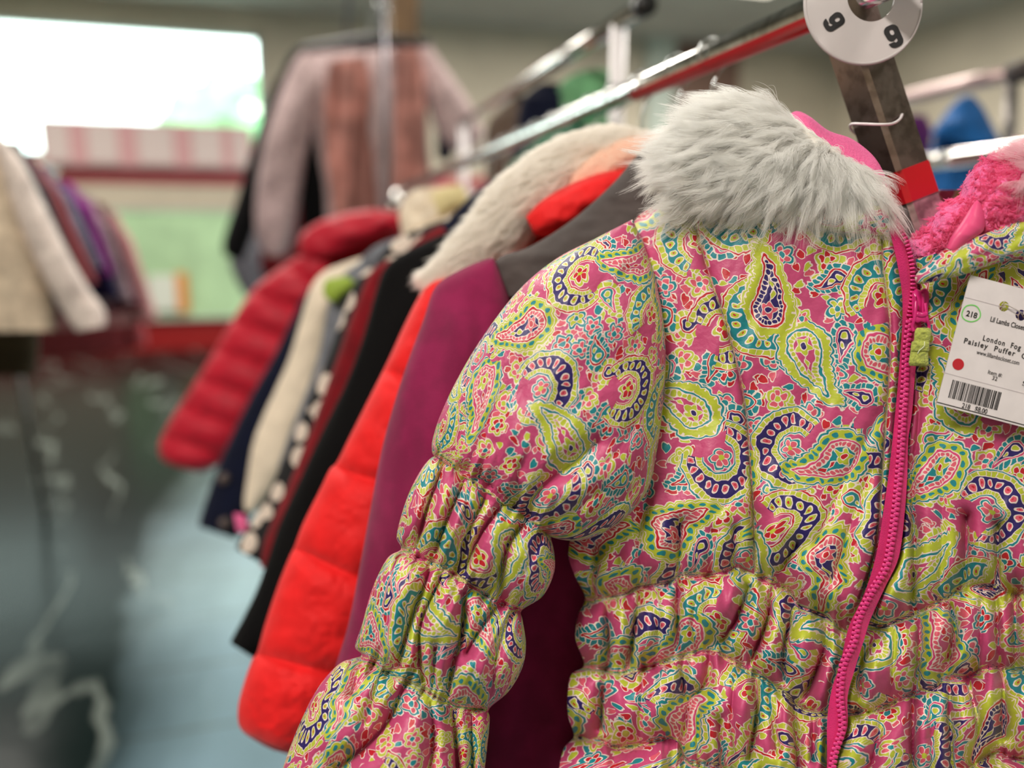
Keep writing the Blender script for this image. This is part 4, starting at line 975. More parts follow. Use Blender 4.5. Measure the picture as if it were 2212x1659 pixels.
for d, lab in ((.635, 'hanger inside the purple coat, first behind the fur collar'), (.69, 'hanger on the front rail inside the red quilted coat'), (.76, 'hanger on the front rail inside the black coat'), (.82, 'hanger holding the dark red coat on the front rail'),
               (.88, 'hanger holding the dotted coat on the front rail'), (.94, 'hanger holding the green top on the front rail'), (1.0, 'hanger holding the grey coat on the front rail'), (1.07, 'hanger holding the long cream coat'), (1.14, 'hanger holding the cream knit on the front rail'),
               (1.22, 'hanger holding the navy coat on the front rail'), (1.31, 'hanger holding the navy and red jacket'), (1.42, 'hanger holding the maroon puffer, last of the row')):
    loc = (X0, rail_y(d), Z0)
    if first: HG.location = [float(v) for v in loc]; HG['label'] = lab; first = False
    else: copy_thing(HG, loc, lab)
# the hanger of the paisley jacket leans back from the rail
jd = .36; o = P(railpx(jd), 520-545*RD/jd, jd); t = thing('clothes_hanger', o, 'hanger under the paisley jacket, hooked on the near end of the rail', 'hanger', 'hangers on the front rail')
hk = np.array(o); nk = P(2250, 330, .475)
mb = MB(); R_ = .0135
tube(mb, [hk+np.array((R_*math.cos(q), 0, R_*math.sin(q)+.0005)) for q in np.linspace(math.radians(200), math.radians(-60), 20)]+[hk+np.array((.002, .004, -.022)), nk], .0013, 8); mb.build('hook', M['clear_hook'], t)
mb = MB(); tube(mb, [P(1650, 620, .488), P(1900, 560, .489), P(2240, 500, .48), nk*.8+P(2240, 500, .48)*.2, P(2400, 520, .489), P(2600, 640, .488)], .005, 10, smooth_n=30); mb.build('shoulder_bar', M['white_plastic'], t)
# ---------------------------------------------------------------- coats on the front rail
def garment(name, label, cat, d, group=None, dc=None):
    return thing(name, P(railpx(d), 900, d) if dc is None else P(dc, 700, d), label, cat, group)
def piece(parent, name, rows, d, T, mat, height=None, n=110, m=72, mirror=None, power=.85):
    mb = MB(); dd = d if isinstance(d, list) else [d]
    ring_part(mb, rows, n, m, dd, T, height, power=power, mirror=mirror); return mb.build(name, mat, parent)
def mir(L, c): return [(x, y, 2*c-x, y) for x, y in L]
def soft_h(a, fx, fy, seed, b=0.0):
    return lambda px, py: a*(vnoise(px/fx+py/(fy*3), py/fy, seed)-.5)+b*(vnoise(px/(fx*.35), py/(fy*.5), seed+1)-.5)
def quilt_h(lines, amp, w, seed):
    def f(px, py):
        h = np.ones(px.shape)
        for l in lines: h = h*(1-np.exp(-(seg_dist(px, py, crv(l, 14))/w)**1.1))
        return amp*h+.003*(vnoise(px/40, py/30, seed)-.5)+.0012*(vnoise(px/13, py/11, seed+3)-.5)
    return f
M['purple'] = fabric('plum_fleece', (140, 28, 76), .95, 900., .5, .12, .12, 40.)
M['grey_yoke'] = fabric('charcoal_fleece', (82, 74, 72), .9, 900., .4, .1, .12, 50.)
M['redq'] = fabric('bright_red_nylon', (236, 28, 30), .68, 1500., .2, .1, .06)
M['blackwool'] = fabric('black_wool', (4, 4, 5), .98, 900., .3, .0, .05)
M['darkred'] = fabric('dark_red_knit', (124, 12, 24), .95)
M['dotty'] = dots('black_with_cream_dots', (214, 198, 184), (18, 17, 20), .030, .43)
M['greyp'] = fabric('grey_plaid', (120, 122, 130), .9)
M['creamk'] = fabric('cream_knit', (238, 222, 200), .95, 500., .6, .1, .06)
M['navy'] = fabric('navy_wool', (10, 16, 42), .95)
M['maroon'] = fabric('maroon_nylon', (196, 22, 48), .55, 900., .2, .1, .1)
M['peach'] = boucle('peach_plush', (246, 204, 182), 500., (240, 172, 146), .5)
M['button'] = plain('brown_button', (92, 78, 74), .4)
M['greenk'] = fabric('green_cotton', (64, 118, 92), .9); M['limeb'] = plain('lime_band', (150, 176, 60), .7)
# plum coat with a charcoal yoke
d = .535; c = 1600
t = garment('fleece_coat', 'plum purple fleece coat with charcoal yoke, directly behind the paisley jacket', 'coat', d, 'coats on the front rail')
TLn = [(1530, 300), (1452, 304), (1392, 322), (1322, 398), (1240, 472), (1150, 530), (1080, 556), (1068, 590), (1085, 640)]
piece(t, 'yoke', mir(TLn, c), d, [.010, .026, .034, .036], M['grey_yoke'], soft_h(.006, 60, 30, 3, .002), 160, 120)
piece(t, 'body', mir([(1120, 600), (1075, 640), (1050, 760), (1040, 1000), (1036, 1400), (1036, 1950)], c), d+.004, [.020, .034, .034, .034], M['purple'], soft_h(.012, 70, 200, 5, .002), 140, 160)
slv = [(1062, 557, 1070, 562), (1040, 563, 1090, 610), (1000, 580, 1112, 680), (958, 604, 1135, 790), (935, 630, 1140, 870), (915, 690, 1140, 960), (885, 770, 1120, 1060), (855, 860, 1100, 1160), (825, 970, 1080, 1250), (800, 1100, 1050, 1340), (778, 1220, 1030, 1430), (752, 1350, 1000, 1530), (722, 1450, 970, 1620), (700, 1560, 940, 1720), (690, 1680, 930, 1800), (700, 1760, 900, 1840)]
for mi in (None, c): piece(t, 'sleeve', slv, d-.004, [.006, .024, .032, .034, .034, .032, .03, .01], M['purple'], soft_h(.012, 80, 160, 8, .003), 200, 140, mi)
piece(t, 'collar', [(1395, 330, 1420, 400), (1430, 300, 1450, 380), (1500, 300, 1520, 370), (1600, 310, 1600, 370)], d-.006, [.01, .024, .02], M['grey_yoke'], None)
# red quilted coat with cream fur hood
d = .625; c = 1560
t = garment('quilted_coat', 'bright red quilted coat with cream and peach fur hood, second behind the paisley jacket', 'coat', d, 'coats on the front rail')
QL = [[(690, 1000), (730, 1012), (800, 1035), (900, 1060)], [(620, 1180), (660, 1195), (750, 1238), (860, 1270)], [(540, 1408), (580, 1420), (700, 1452), (830, 1480)], [(830, 800), (870, 815), (960, 850)]]
slr = [(1000, 592, 1010, 600), (965, 596, 1060, 640), (930, 606, 1080, 700), (905, 640, 1070, 780), (872, 705, 1040, 880), (840, 775, 1010, 980), (800, 855, 980, 1080), (757, 940, 950, 1160), (728, 998, 920, 1230), (712, 1015, 900, 1260), (690, 1060, 880, 1310), (655, 1130, 850, 1380), (636, 1180, 830, 1420), (624, 1205, 815, 1440), (600, 1265, 800, 1480), (572, 1350, 780, 1530), (556, 1408, 765, 1555), (545, 1425, 750, 1570), (527, 1475, 720, 1610), (514, 1530, 690, 1630), (520, 1575, 660, 1638), (560, 1605, 640, 1632), (590, 1620, 620, 1628)]
for mi in (None, c): piece(t, 'sleeve', slr, d-.01, [.006, .03, .036, .036, .038, .038, .038, .034, .01], M['redq'], quilt_h(QL, .012, 18, 4), 300, 150, mi)
piece(t, 'body', mir([(1500, 330), (1400, 360), (1240, 450), (1120, 520), (1040, 570), (1010, 620), (1020, 760), (1030, 1000), (1030, 1500), (1030, 1950)], c), d+.006, [.01, .026, .03, .03, .03], M['redq'], quilt_h([[(900, y), (2400, y)] for y in (700, 900, 1100, 1300, 1500)], .010, 20, 6), 160, 120)
piece(t, 'collar', [(1136, 468, 1156, 508), (1165, 438, 1186, 508), (1205, 412, 1240, 488), (1250, 390, 1290, 462), (1300, 373, 1345, 425), (1345, 368, 1375, 400), (1400, 370, 1410, 400)], d-.045, [.008, .022, .024, .018, .006], M['redq'], soft_h(.004, 30, 24, 5, .001), 90, 60)
HOOD = [(938, 598, 960, 620), (980, 552, 1030, 600), (1030, 490, 1080, 560), (1080, 420, 1140, 520), (1130, 370, 1180, 470), (1190, 325, 1240, 440), (1260, 292, 1300, 400), (1340, 276, 1370, 380), (1430, 296, 1430, 370), (1500, 320, 1490, 370)]
piece(t, 'hood', HOOD, d-.010, [.006, .018, .022, .022, .018], M['fur_base'], soft_h(.006, 30, 30, 5))
piece(t, 'hood_lining', [(1215, 395, 1235, 432), (1260, 350, 1300, 400), (1320, 310, 1370, 372), (1390, 292, 1420, 350), (1440, 300, 1450, 340)], d-.034, [.006, .016, .016, .008], M['peach'], soft_h(.004, 30, 30, 5), 60, 40)
V, nr, px, py = ring_roots(HOOD, [d-.012], [.008, .02, .026, .026, .02], 30000, 23)
keep = (rng.random(len(px)) < np.where((px > 1240) & (py > 318), .15, 1.0)) & (px < 1450); V, nr, px, py = V[keep], nr[keep], px[keep], py[keep]
dr = -.85*RT[None]-(.5+.0*px)[:, None]*UP+np.zeros((len(px), 3)); dr = dr/np.linalg.norm(dr, axis=1)[:, None]
fur('fur_trim', M['fur_cream'], V, dr, nr, .015, .00016, t, 7, .3, clumps=3000, curl=.1, seed=9, tuft=.12, gather=.4)
# black coat
d = .755; c = railpx(d)
t = garment('wool_coat', 'plain black wool coat hanging between the red quilted coat and the dotted coat', 'coat', d, 'coats on the front rail')
slb = [(1060, 470, 1070, 480), (1005, 487, 1110, 520), (935, 514, 1110, 600), (868, 548, 1080, 700), (832, 578, 1040, 800), (812, 630, 1010, 880), (782, 735, 970, 960), (745, 832, 920, 1040), (700, 922, 860, 1120), (643, 1045, 790, 1200), (602, 1135, 730, 1280), (562, 1255, 670, 1340), (530, 1325, 620, 1380), (500, 1382, 560, 1420), (503, 1392, 550, 1422)]
for mi in (None, c): piece(t, 'sleeve', slb, d-.004, [.01, .028, .03, .03, .03, .028, .026], M['blackwool'], soft_h(.01, 50, 120, 4), 140, 80, mi)
piece(t, 'body', mir([(1400, 350), (1200, 410), (1060, 465), (980, 520), (960, 640), (950, 900), (940, 1300), (930, 1600)], c), d+.006, [.01, .026, .03, .03], M['blackwool'])
# narrow dark red coat
d = .82; c = railpx(d)
t = garment('knit_coat', 'narrow dark red coat showing as a strip left of the black coat', 'coat', d, 'coats on the front rail')
for mi in (None, c): piece(t, 'sleeve', [(840, 560, 850, 566), (800, 590, 900, 680), (760, 680, 860, 780), (718, 800, 800, 900), (670, 930, 750, 1020), (618, 1060, 690, 1120), (572, 1165, 640, 1210), (562, 1225, 610, 1240)], d, [.01, .026, .026, .02], M['darkred'], mirror=mi)
piece(t, 'body', mir([(1320, 360), (1060, 450), (900, 520), (850, 640), (840, 900), (830, 1250)], c), d+.006, [.01, .024, .026], M['darkred'])
# navy and red collar in front of the knit
d = 1.30; c = railpx(d)
t = garment('hooded_jacket', 'dark navy jacket with a red band at its collar, behind the black coat', 'jacket', d, 'coats on the front rail')
piece(t, 'collar', [(955, 490, 985, 520), (985, 455, 1020, 500), (1020, 420, 1065, 480), (1060, 392, 1110, 470), (1110, 385, 1150, 450)], .80, [.008, .02, .02], M['navy'])
piece(t, 'collar_band', [(1040, 455, 1060, 490), (1060, 425, 1085, 478), (1085, 400, 1115, 450), (1110, 392, 1130, 430)], .785, [.006, .012, .01], M['maroon'])
piece(t, 'body', mir([(1100, 400), (960, 440), (880, 500), (840, 600), (840, 900), (840, 1100)], railpx(d)), d, [.008, .02, .022], M['navy'])
# dotted coat
d = .89; c = railpx(d)
t = garment('dotted_coat', 'black coat with large cream dots and a pink edge at the cuff', 'coat', d, 'coats on the front rail')
sd = [(800, 578, 812, 584), (775, 600, 850, 680), (740, 680, 820, 780), (712, 760, 780, 860), (672, 850, 740, 960), (630, 950, 700, 1050), (590, 1040, 650, 1120), (548, 1120, 610, 1190), (512, 1178, 575, 1218), (515, 1186, 570, 1220)]
for mi in (None, c): piece(t, 'sleeve', sd, d, [.01, .024, .026, .024, .022], M['dotty'], mirror=mi)
piece(t, 'body', mir([(1250, 380), (1000, 460), (830, 540), (800, 700), (780, 1000), (770, 1300)], c), d+.01, [.01, .024, .026], M['dotty'])
piece(t, 'cuff_edge', [(505, 1108, 530, 1112), (508, 1130, 538, 1136), (512, 1148, 532, 1152)], d+.02, [.006, .01, .006], M['fleece_fine'])
# green top, grey plaid coat with lime band
d = .94
t = garment('green_blouse', 'dark green top showing below the rail behind the cream fur hood', 'top', d, 'coats on the front rail')
piece(t, 'body', [(1240, 268, 1330, 268), (1190, 282, 1350, 290), (1140, 320, 1370, 330), (1090, 370, 1380, 370), (1060, 440, 1400, 440), (1060, 800, 1400, 800)], d, [.008, .02, .02], M['greenk'])
d = 1.0; c = railpx(d)
t = garment('plaid_coat', 'soft grey coat with a lime band at the shoulder, between cream coat and dotted coat', 'coat', d, 'coats on the front rail')
for mi in (None, c): piece(t, 'sleeve', [(790, 560, 800, 566), (745, 590, 800, 640), (710, 660, 790, 740), (690, 760, 760, 840), (660, 850, 720, 940), (628, 930, 680, 1030), (600, 1010, 640, 1080)], d, [.01, .022, .022, .02], M['greyp'], mirror=mi)
piece(t, 'body', mir([(1180, 380), (960, 480), (800, 540), (760, 640), (740, 900), (740, 1100)], c), d+.006, [.01, .022, .024], M['greyp'])
piece(t, 'lime_band', [(700, 640, 702, 642), (698, 626, 722, 654), (704, 606, 735, 642), (725, 600, 760, 622), (748, 596, 770, 610)], d-.03, [.003, .008, .005], M['limeb'])
# cream coat
d = 1.07; c = railpx(d)
t = garment('long_cream_coat', 'long cream coat with soft sleeve between the navy coat and the grey coat', 'coat', d, 'coats on the front rail')
sc_ = [(875, 520, 880, 545), (840, 535, 850, 572), (790, 553, 806, 590), (740, 570, 764, 612), (700, 587, 735, 640), (672, 620, 722, 690), (650, 690, 705, 760), (626, 770, 690, 840), (598, 835, 672, 900), (568, 900, 648, 960), (546, 960, 622, 1010), (534, 1030, 596, 1060), (527, 1085, 566, 1092), (530, 1104, 548, 1106)]
for mi in (None, c): piece(t, 'sleeve', sc_, d-.01, [.01, .020, .024, .026, .024, .014], M['creamk'], soft_h(.005, 30, 60, 4), mirror=mi)
piece(t, 'body', mir([(1120, 400), (960, 470), (850, 540), (760, 640), (730, 900), (720, 1200)], c), d+.006, [.01, .022, .024], M['creamk'])
# cream knit piled collar
d = 1.14
t = garment('knit_sweater', 'pale yellow cream knitted sweater piled high behind the navy collar', 'sweater', d, 'coats on the front rail')
piece(t, 'body', [(900, 408, 980, 400), (872, 430, 1020, 430), (862, 470, 1050, 470), (870, 520, 1060, 520), (880, 700, 1060, 700)], d, [.012, .03, .03], M['creamk'], soft_h(.02, 22, 22, 8))
piece(t, 'collar', [(930, 420, 950, 470), (965, 404, 985, 450), (1000, 398, 1015, 440)], d-.04, [.01, .02, .01], plain('pale_yellow_wool', (216, 200, 150), .95))
# navy coat with buttons
d = 1.22; c = railpx(d)
t = garment('button_coat', 'dark navy coat with brown buttons at the cuff, between maroon puffer and cream coat', 'coat', d, 'coats on the front rail')
for mi in (None, c): piece(t, 'sleeve', [(690, 600, 700, 610), (655, 640, 700, 700), (625, 700, 690, 780), (590, 770, 660, 850), (545, 850, 620, 930), (505, 930, 585, 1000), (470, 1010, 560, 1070), (445, 1080, 540, 1120), (430, 1130, 515, 1160), (436, 1140, 505, 1163)], d, [.01, .022, .026, .026, .026], M['navy'], mirror=mi)
piece(t, 'body', mir([(1080, 430), (900, 500), (760, 580), (700, 640), (690, 900), (690, 1150)], c), d+.006, [.01, .022, .024], M['navy'])
for bx, by in ((484, 1034), (486, 1130)):
    mb = MB(); tube(mb, [P(bx, by, d-.030), P(bx, by, d-.022)], .009, 14); mb.build('button', M['button'], t)
# maroon puffer
d = 1.42; c = railpx(d)
t = garment('maroon_puffer', 'maroon quilted puffer coat, farthest of the row with its sleeve over the aisle', 'coat', d, 'coats on the front rail')
QM = [[(420+dx_, 560+k_*62-dx_*.0), (520+dx_, 590+k_*62), (640+dx_, 640+k_*62)] for k_, dx_ in ((0, 130), (1, 90), (2, 50), (3, 10), (4, -30), (5, -70), (6, -100))]
sm = [(700, 548, 710, 560), (650, 552, 720, 600), (598, 584, 720, 650), (548, 624, 700, 720), (500, 695, 670, 780), (452, 775, 630, 850), (402, 855, 570, 920), (358, 925, 510, 980), (343, 965, 470, 1005), (352, 995, 445, 1018), (385, 1010, 425, 1020)]
for mi in (None, c): piece(t, 'sleeve', sm, d-.01, [.012, .034, .04, .042, .042, .036, .014], M['maroon'], quilt_h(QM, .016, 12, 4), 240, 100, mi)
piece(t, 'collar', [(648, 548, 670, 562), (645, 520, 700, 560), (662, 495, 740, 548), (705, 472, 790, 530), (755, 458, 840, 505), (815, 452, 872, 490), (868, 462, 880, 485)], d-.03, [.014, .04, .044, .03, .01], M['maroon'], soft_h(.01, 30, 24, 5))
piece(t, 'body', mir([(1063, 440), (880, 480), (720, 540), (680, 640), (670, 800), (670, 1000)], c), d+.02, [.02, .04, .045], M['maroon'])
# ---------------------------------------------------------------- pale pink top on its stand
M['palepink'] = fabric('pale_pink_knit', (200, 176, 176), .9); M['coral'] = fabric('coral_drape', (206, 142, 130), .85, var=.3, vs=9.)
M['pole'] = chrome('dark_pole', (120, 118, 124), .3); M['blackp'] = plain('black_plastic', (14, 13, 15), .4)
d = 2.45; po = P(831, 200, d)
t = thing('display_stand', (po[0], po[1], 0), 'slim dark metal garment stand in front of the pale pink top', 'stand')
mb = MB(); tube(mb, [(po[0], po[1], .02), (po[0], po[1], 1.4), (po[0], po[1], 2.25)], .009, 12); mb.build('pole', M['pole'], t)
mb = MB(); tube(mb, [(po[0], po[1]+.02, 2.2), (po[0]-.04, po[1]+.12, 2.24), (po[0]-.05, po[1]+.32, 2.2), tuple(P(745, 100, 3.0)), tuple(P(720, 108, 3.25))], .008, 8, smooth_n=16); mb.build('arm', M['pole'], t)
mb = MB(); tube(mb, [(po[0], po[1], 0), (po[0], po[1], .025)], .2, 28); mb.build('base', M['pole'], t)
d = 2.62
t = thing('long_sleeved_top', P(780, 500, d), 'pale pink long sleeved top with coral front hanging high above the row', 'top', None)
piece(t, 'body', [(660, 112, 930, 100), (640, 140, 935, 125), (652, 200, 925, 190), (680, 300, 925, 300), (700, 400, 935, 400), (705, 480, 940, 480), (710, 520, 940, 520)], d, [.02, .07, .08, .08], M['palepink'], soft_h(.03, 30, 90, 4))
piece(t, 'drape_front', [(712, 130, 790, 120), (704, 180, 800, 180), (700, 300, 805, 300), (715, 420, 815, 420), (722, 500, 820, 500)], d-.075, [.01, .03, .03], M['coral'], soft_h(.04, 12, 120, 6))
piece(t, 'drape_side', [(850, 104, 905, 104), (850, 180, 915, 180), (850, 300, 922, 300), (846, 400, 930, 400), (846, 480, 930, 480)], d-.075, [.01, .03, .03], M['coral'], soft_h(.03, 12, 120, 9))
piece(t, 'sleeve', [(655, 112, 670, 120), (632, 140, 700, 170), (598, 220, 682, 250), (570, 310, 662, 330), (555, 400, 650, 410), (550, 470, 640, 480), (556, 520, 630, 530), (575, 552, 612, 554)], d-.03, [.02, .06, .06, .05], M['palepink'], soft_h(.03, 40, 60, 5))
piece(t, 'sleeve', [(905, 102, 930, 100), (912, 160, 965, 150), (925, 230, 1000, 200), (945, 290, 1030, 250), (975, 320, 1045, 290), (1000, 330, 1030, 318)], d, [.02, .06, .06, .04], M['palepink'])
mb = MB(); tube(mb, [P(628, 132, d), P(655, 108, d), P(720, 96, d), P(790, 84, d), P(850, 88, d), P(930, 98, d)], .016, 10, smooth_n=30); hgr = thing('coat_hanger', P(800, 90, d), 'black hanger carrying the pale pink top', 'hanger'); mb.build('shoulder_bar', M['blackp'], hgr)
mb = MB(); tube(mb, [P(795, 90, d), P(802, 60, d), P(806, 30, d), P(816, 8, d), P(832, 8, d), P(838, 26, d)], .005, 8, smooth_n=24); mb.build('hook', M['clear_hook'], hgr)
d = 2.8
t = thing('black_jacket', P(560, 500, d), 'black jacket whose sleeve hangs left of the pale pink top', 'jacket')
piece(t, 'body', [(640, 110, 860, 90), (610, 160, 900, 150), (640, 300, 900, 300), (650, 520, 900, 520)], d+.04, [.02, .05, .05], M['blackwool'])
piece(t, 'sleeve', [(640, 120, 660, 130), (592, 180, 650, 210), (562, 260, 630, 290), (535, 350, 600, 380), (508, 440, 560, 470), (482, 520, 530, 550), (486, 552, 515, 566)], d-.02, [.02, .05, .05, .04], M['blackwool'])
t = thing('dark_red_dress', P(620, 590, 3.0), 'dark red dress hanging below and behind the pale pink top', 'dress')
piece(t, 'body', [(640, 105, 860, 95), (600, 300, 760, 300), (575, 450, 780, 450), (562, 560, 790, 560), (570, 605, 790, 600)], 3.0, [.02, .05, .05], M['darkred'])
t = thing('grey_skirt', P(520, 600, 3.2), 'grey patterned skirt low beside the black sleeve', 'skirt')
piece(t, 'body', [(640, 110, 840, 100), (560, 430, 640, 430), (500, 550, 590, 550), (508, 600, 580, 600), (530, 640, 570, 640)], 3.2, [.02, .05, .03], M['greyp'])
t = thing('navy_scarf', P(965, 320, 2.75), 'small navy scarf under the right sleeve of the pink top', 'scarf')
piece(t, 'body', [(945, 250, 985, 250), (942, 300, 992, 300), (944, 345, 970, 350)], 2.75, [.02, .03, .02], M['navy'])
# ---------------------------------------------------------------- second rack behind and its clothes
def rail_px(parent, pxa, pya, d, px0, px1, r, mat, name='rail'):
    A_ = P(pxa, pya, d); out = []
    def at(px):
        lo, hi = -1.0, 9.0
        for _ in range(50):
            mi = (lo+hi)/2; v_ = A_+np.array((0, mi, 0))-EYE; dd = v_@FW
            x_ = CX+F*(v_@RT)/dd if dd > .05 else 1e5
            if (x_ > px) == (pxa > 610): lo = mi
            else: hi = mi
        return A_+np.array((0, (lo+hi)/2, 0))
    a, b = at(px0), at(px1); mb = MB(); tube(mb, [a, a*.67+b*.33, a*.33+b*.67, b], r, 18); mb.build(name, mat, parent); return a, b
RKs = thing('clothes_rack', P(1310, 90, 1.25)*np.array([1, 1, 0]), 'higher chrome clothes rail behind the front one, ending top right of the pink top', 'clothes rack')
a, b = rail_px(RKs, 1330, 53, 1.2, 1385, 1000, .0125, M['chrome'])
mb = MB(); tube(mb, [a, a-np.array((0, .02, 0))], .016, 16); mb.build('end_cap', M['blackp'], RKs)
for e in (a+np.array((0, .08, 0)), b):
    mb = MB(); tube(mb, [e, (e[0], e[1], 1.0), (e[0], e[1], 0)], .012, 12); mb.build('leg', M['white_wire'], RKs)
M['mint'] = fabric('mint_green', (112, 170, 122), .9)
t = thing('mint_blouse', P(1260, 190, 1.35), 'mint green garment hanging from the higher rail beside its upright', 'top')
piece(t, 'body', [(1270, 150, 1300, 148), (1225, 168, 1325, 160), (1205, 195, 1335, 190), (1212, 215, 1330, 220), (1220, 420, 1330, 420)], 1.40, [.01, .03, .03], M['mint'], n=60, m=40)
t = thing('black_blouse', P(1190, 220, 1.6), 'black garment hanging from the higher rail left of the mint one', 'top')
piece(t, 'body', [(1170, 178, 1205, 178), (1140, 200, 1225, 200), (1120, 240, 1230, 240), (1100, 420, 1230, 420)], 1.55, [.01, .03, .03], M['navy'], n=60, m=40)
t = thing('brown_blouse', P(1130, 230, 1.7), 'brown garment on the higher rail left of the black one', 'top')
piece(t, 'body', [(1120, 205, 1150, 203), (1080, 235, 1165, 230), (1050, 280, 1160, 280), (1050, 420, 1160, 420)], 1.75, [.01, .03, .03], fabric('brown_wool', (112, 96, 84), .9), n=60, m=40)
# racks on the right
RKr = thing('clothes_rack', P(2100, 335, 1.05)*np.array([1, 1, 0]), 'chrome rail of the rack at the right edge, level with the pink fleece', 'clothes rack')
a, b = rail_px(RKr, 2100, 338, 1.05, 2330, 1975, .0135, M['chrome'])
for e in (a, b):
    mb = MB(); tube(mb, [e, (e[0]+.04, e[1], .6), (e[0]+.1, e[1], 0)], .012, 12); mb.build('leg', M['steel_pale'], RKr)
RKt = thing('clothes_rack', P(2060, 190, 1.6)*np.array([1, 1, 0]), 'blurred pale rail above the blue garment at the right', 'clothes rack')
a, b = rail_px(RKt, 2060, 188, 1.6, 2185, 1880, .015, plain('pinkish_rail', (206, 180, 176), .35, .5))
mb = MB(); tube(mb, [a, a-np.array((0, .05, 0))], .02, 16); mb.build('end_cap', M['grey_yoke'], RKt)
for e in (a, b):
    mb = MB(); tube(mb, [e, (e[0]+.1, e[1], .6), (e[0]+.2, e[1], 0)], .012, 12); mb.build('leg', M['steel_pale'], RKt)
M['blue'] = fabric('bright_blue', (30, 104, 178), .8); M['violet'] = fabric('violet', (104, 40, 110), .9)
t = thing('blue_jacket', P(2090, 400, 1.5), 'bright blue hooded garment on the rack right of the steel leg', 'jacket')
piece(t, 'hood', [(2078, 208, 2102, 206), (2052, 232, 2124, 232), (2030, 262, 2140, 262), (2012, 290, 2160, 300), (2030, 300, 2175, 322)], 1.5, [.01, .05, .05], M['blue'], soft_h(.02, 30, 30, 3))
piece(t, 'body', [(2020, 290, 2150, 300), (2000, 360, 2150, 360), (1990, 440, 2145, 440), (1990, 560, 2150, 560), (1990, 900, 2150, 900)], 1.56, [.02, .05, .05], M['blue'], soft_h(.03, 30, 80, 3))
t = thing('violet_blouse', P(1980, 300, 1.7), 'small violet garment between the steel leg and the blue hood', 'top')
piece(t, 'body', [(1965, 248, 2000, 248), (1950, 280, 2015, 285), (1950, 340, 2010, 340), (1950, 600, 2010, 600)], 1.72, [.01, .04, .04], M['violet'], n=60, m=40)
# ---------------------------------------------------------------- rack across the aisle on the left
LX = float(P(-330, 330, 1.6)[0]); 
RKl = thing('clothes_rack', (LX, 2.2, 0), 'rack across the aisle carrying the cream coat and dark sleeves', 'clothes rack')
mb = MB(); tube(mb, [(LX, 1.0, 1.42), (LX, 2.2, 1.42), (LX, 3.6, 1.42)], .013, 16); mb.build('rail', M['chrome'], RKl)
for y_ in (1.05, 3.55):
    for sx in (-.28, .28):
        mb = MB(); tube(mb, [(LX, y_, 1.42), (LX+sx*.5-.35, y_, .7), (LX+sx-.45, y_, 0)], .012, 12); mb.build('leg', M['steel_pale'], RKl)
M['beige'] = fabric('beige_cloth', (214, 196, 172), .9); M['offwhite'] = fabric('off_white_cloth', (228, 214, 206), .85)
M['olive'] = fabric('dark_olive', (58, 52, 36), .95)
d = 1.55
t = thing('large_cream_coat', P(0, 700, d), 'large cream coat filling the left edge of the picture', 'coat', 'coats across the aisle')
piece(t, 'body', [(-420, 240, -100, 240), (-520, 290, -10, 300), (-600, 400, 30, 400), (-640, 520, 70, 520), (-650, 640, 110, 640), (-650, 720, 120, 715)], d, [.03, .09, .10, .10, .09], M['beige'], soft_h(.03, 80, 90, 3))
piece(t, 'sleeve', [(-30, 285, 0, 290), (-10, 330, 50, 350), (20, 430, 95, 440), (60, 530, 145, 540), (100, 610, 190, 620), (140, 680, 226, 670), (165, 716, 228, 704)], d-.02, [.03, .06, .06, .05], M['offwhite'], soft_h(.02, 50, 60, 3))
t = thing('olive_coat', P(0, 800, 1.75), 'dark olive coat hem below the large cream coat', 'coat', 'coats across the aisle')
piece(t, 'body', [(-500, 400, 20, 400), (-520, 600, 70, 600), (-530, 740, 85, 740), (-530, 815, 75, 812)], 1.75, [.03, .07, .07], M['olive'])
M['teald'] = fabric('dark_teal', (30, 52, 62), .9); M['rose'] = fabric('dusty_rose', (150, 66, 72), .9); M['greyb'] = fabric('blue_grey', (110, 112, 132), .9)
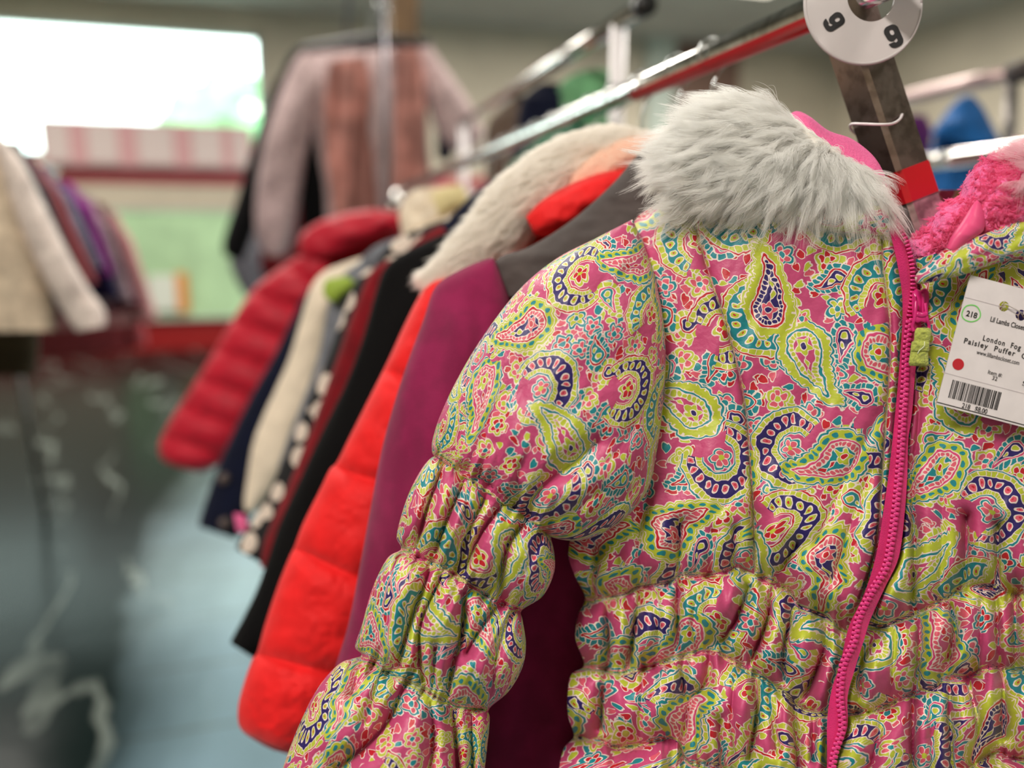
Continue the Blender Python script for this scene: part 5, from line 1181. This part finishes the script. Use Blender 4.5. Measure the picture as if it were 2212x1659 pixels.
M['magenta'] = fabric('magenta_purple', (128, 22, 124), .8); M['navy2'] = fabric('deep_navy', (34, 28, 74), .9); M['palerose'] = fabric('pale_rose', (196, 144, 144), .9)
M['burg'] = fabric('burgundy', (96, 22, 40), .9); M['mauve'] = fabric('mauve_grey', (158, 134, 142), .9)
for i, (x0, y0, x1, y1, w, dd, mt, lab) in enumerate((
        (40, 318, 130, 560, 46, 1.85, 'teald', 'dark teal sleeve just behind the large cream coat'), (70, 345, 185, 610, 48, 2.0, 'rose', 'dusty rose coat, second behind the large cream coat'),
        (105, 372, 200, 580, 46, 2.15, 'greyb', 'blue grey coat left of the magenta one'), (146, 404, 212, 594, 74, 2.22, 'magenta', 'bright magenta purple coat across the aisle'),
        (165, 420, 240, 640, 44, 2.48, 'navy2', 'deep navy coat right of the magenta one'), (195, 436, 268, 650, 46, 2.66, 'mauve', 'mauve grey coat across the aisle'),
        (222, 452, 292, 665, 44, 2.85, 'burg', 'burgundy coat near the far end of the left rack'), (246, 470, 318, 690, 48, 3.05, 'palerose', 'pale rose coat nearest the green board'),
        (262, 500, 300, 745, 40, 3.25, 'rose', 'dusty rose coat farthest along the left rack'))):
    t = thing('hanging_coat', P(x1, y1, dd), lab, 'coat', 'coats across the aisle')
    hw = w/2
    piece(t, 'sleeve', [(x0-hw*.3, y0-12, x0+hw*.2, y0-10), (x0-hw, y0+20, x0+hw, y0+26)]+[(x0+(x1-x0)*q-hw, y0+(y1-y0)*q+4, x0+(x1-x0)*q+hw, y0+(y1-y0)*q) for q in (.25, .5, .75, 1.0)], dd, [.02, .045, .045, .035], M[mt], soft_h(.02, 30, 50, i), 60, 40)
    wb = .40*1661/dd
    piece(t, 'body', [(x0-wb, y0-20, x0-5, y0-14), (x0-wb*1.05, y0+60, x0+10, y0+60), (x0-wb*1.05, y1-40, x0+(x1-x0)*.7, y1-60), (x0-wb*1.05, y1+30, x0+(x1-x0)*.7, y1+10)], dd+.02, [.02, .045, .045], M[mt], None, 50, 40)
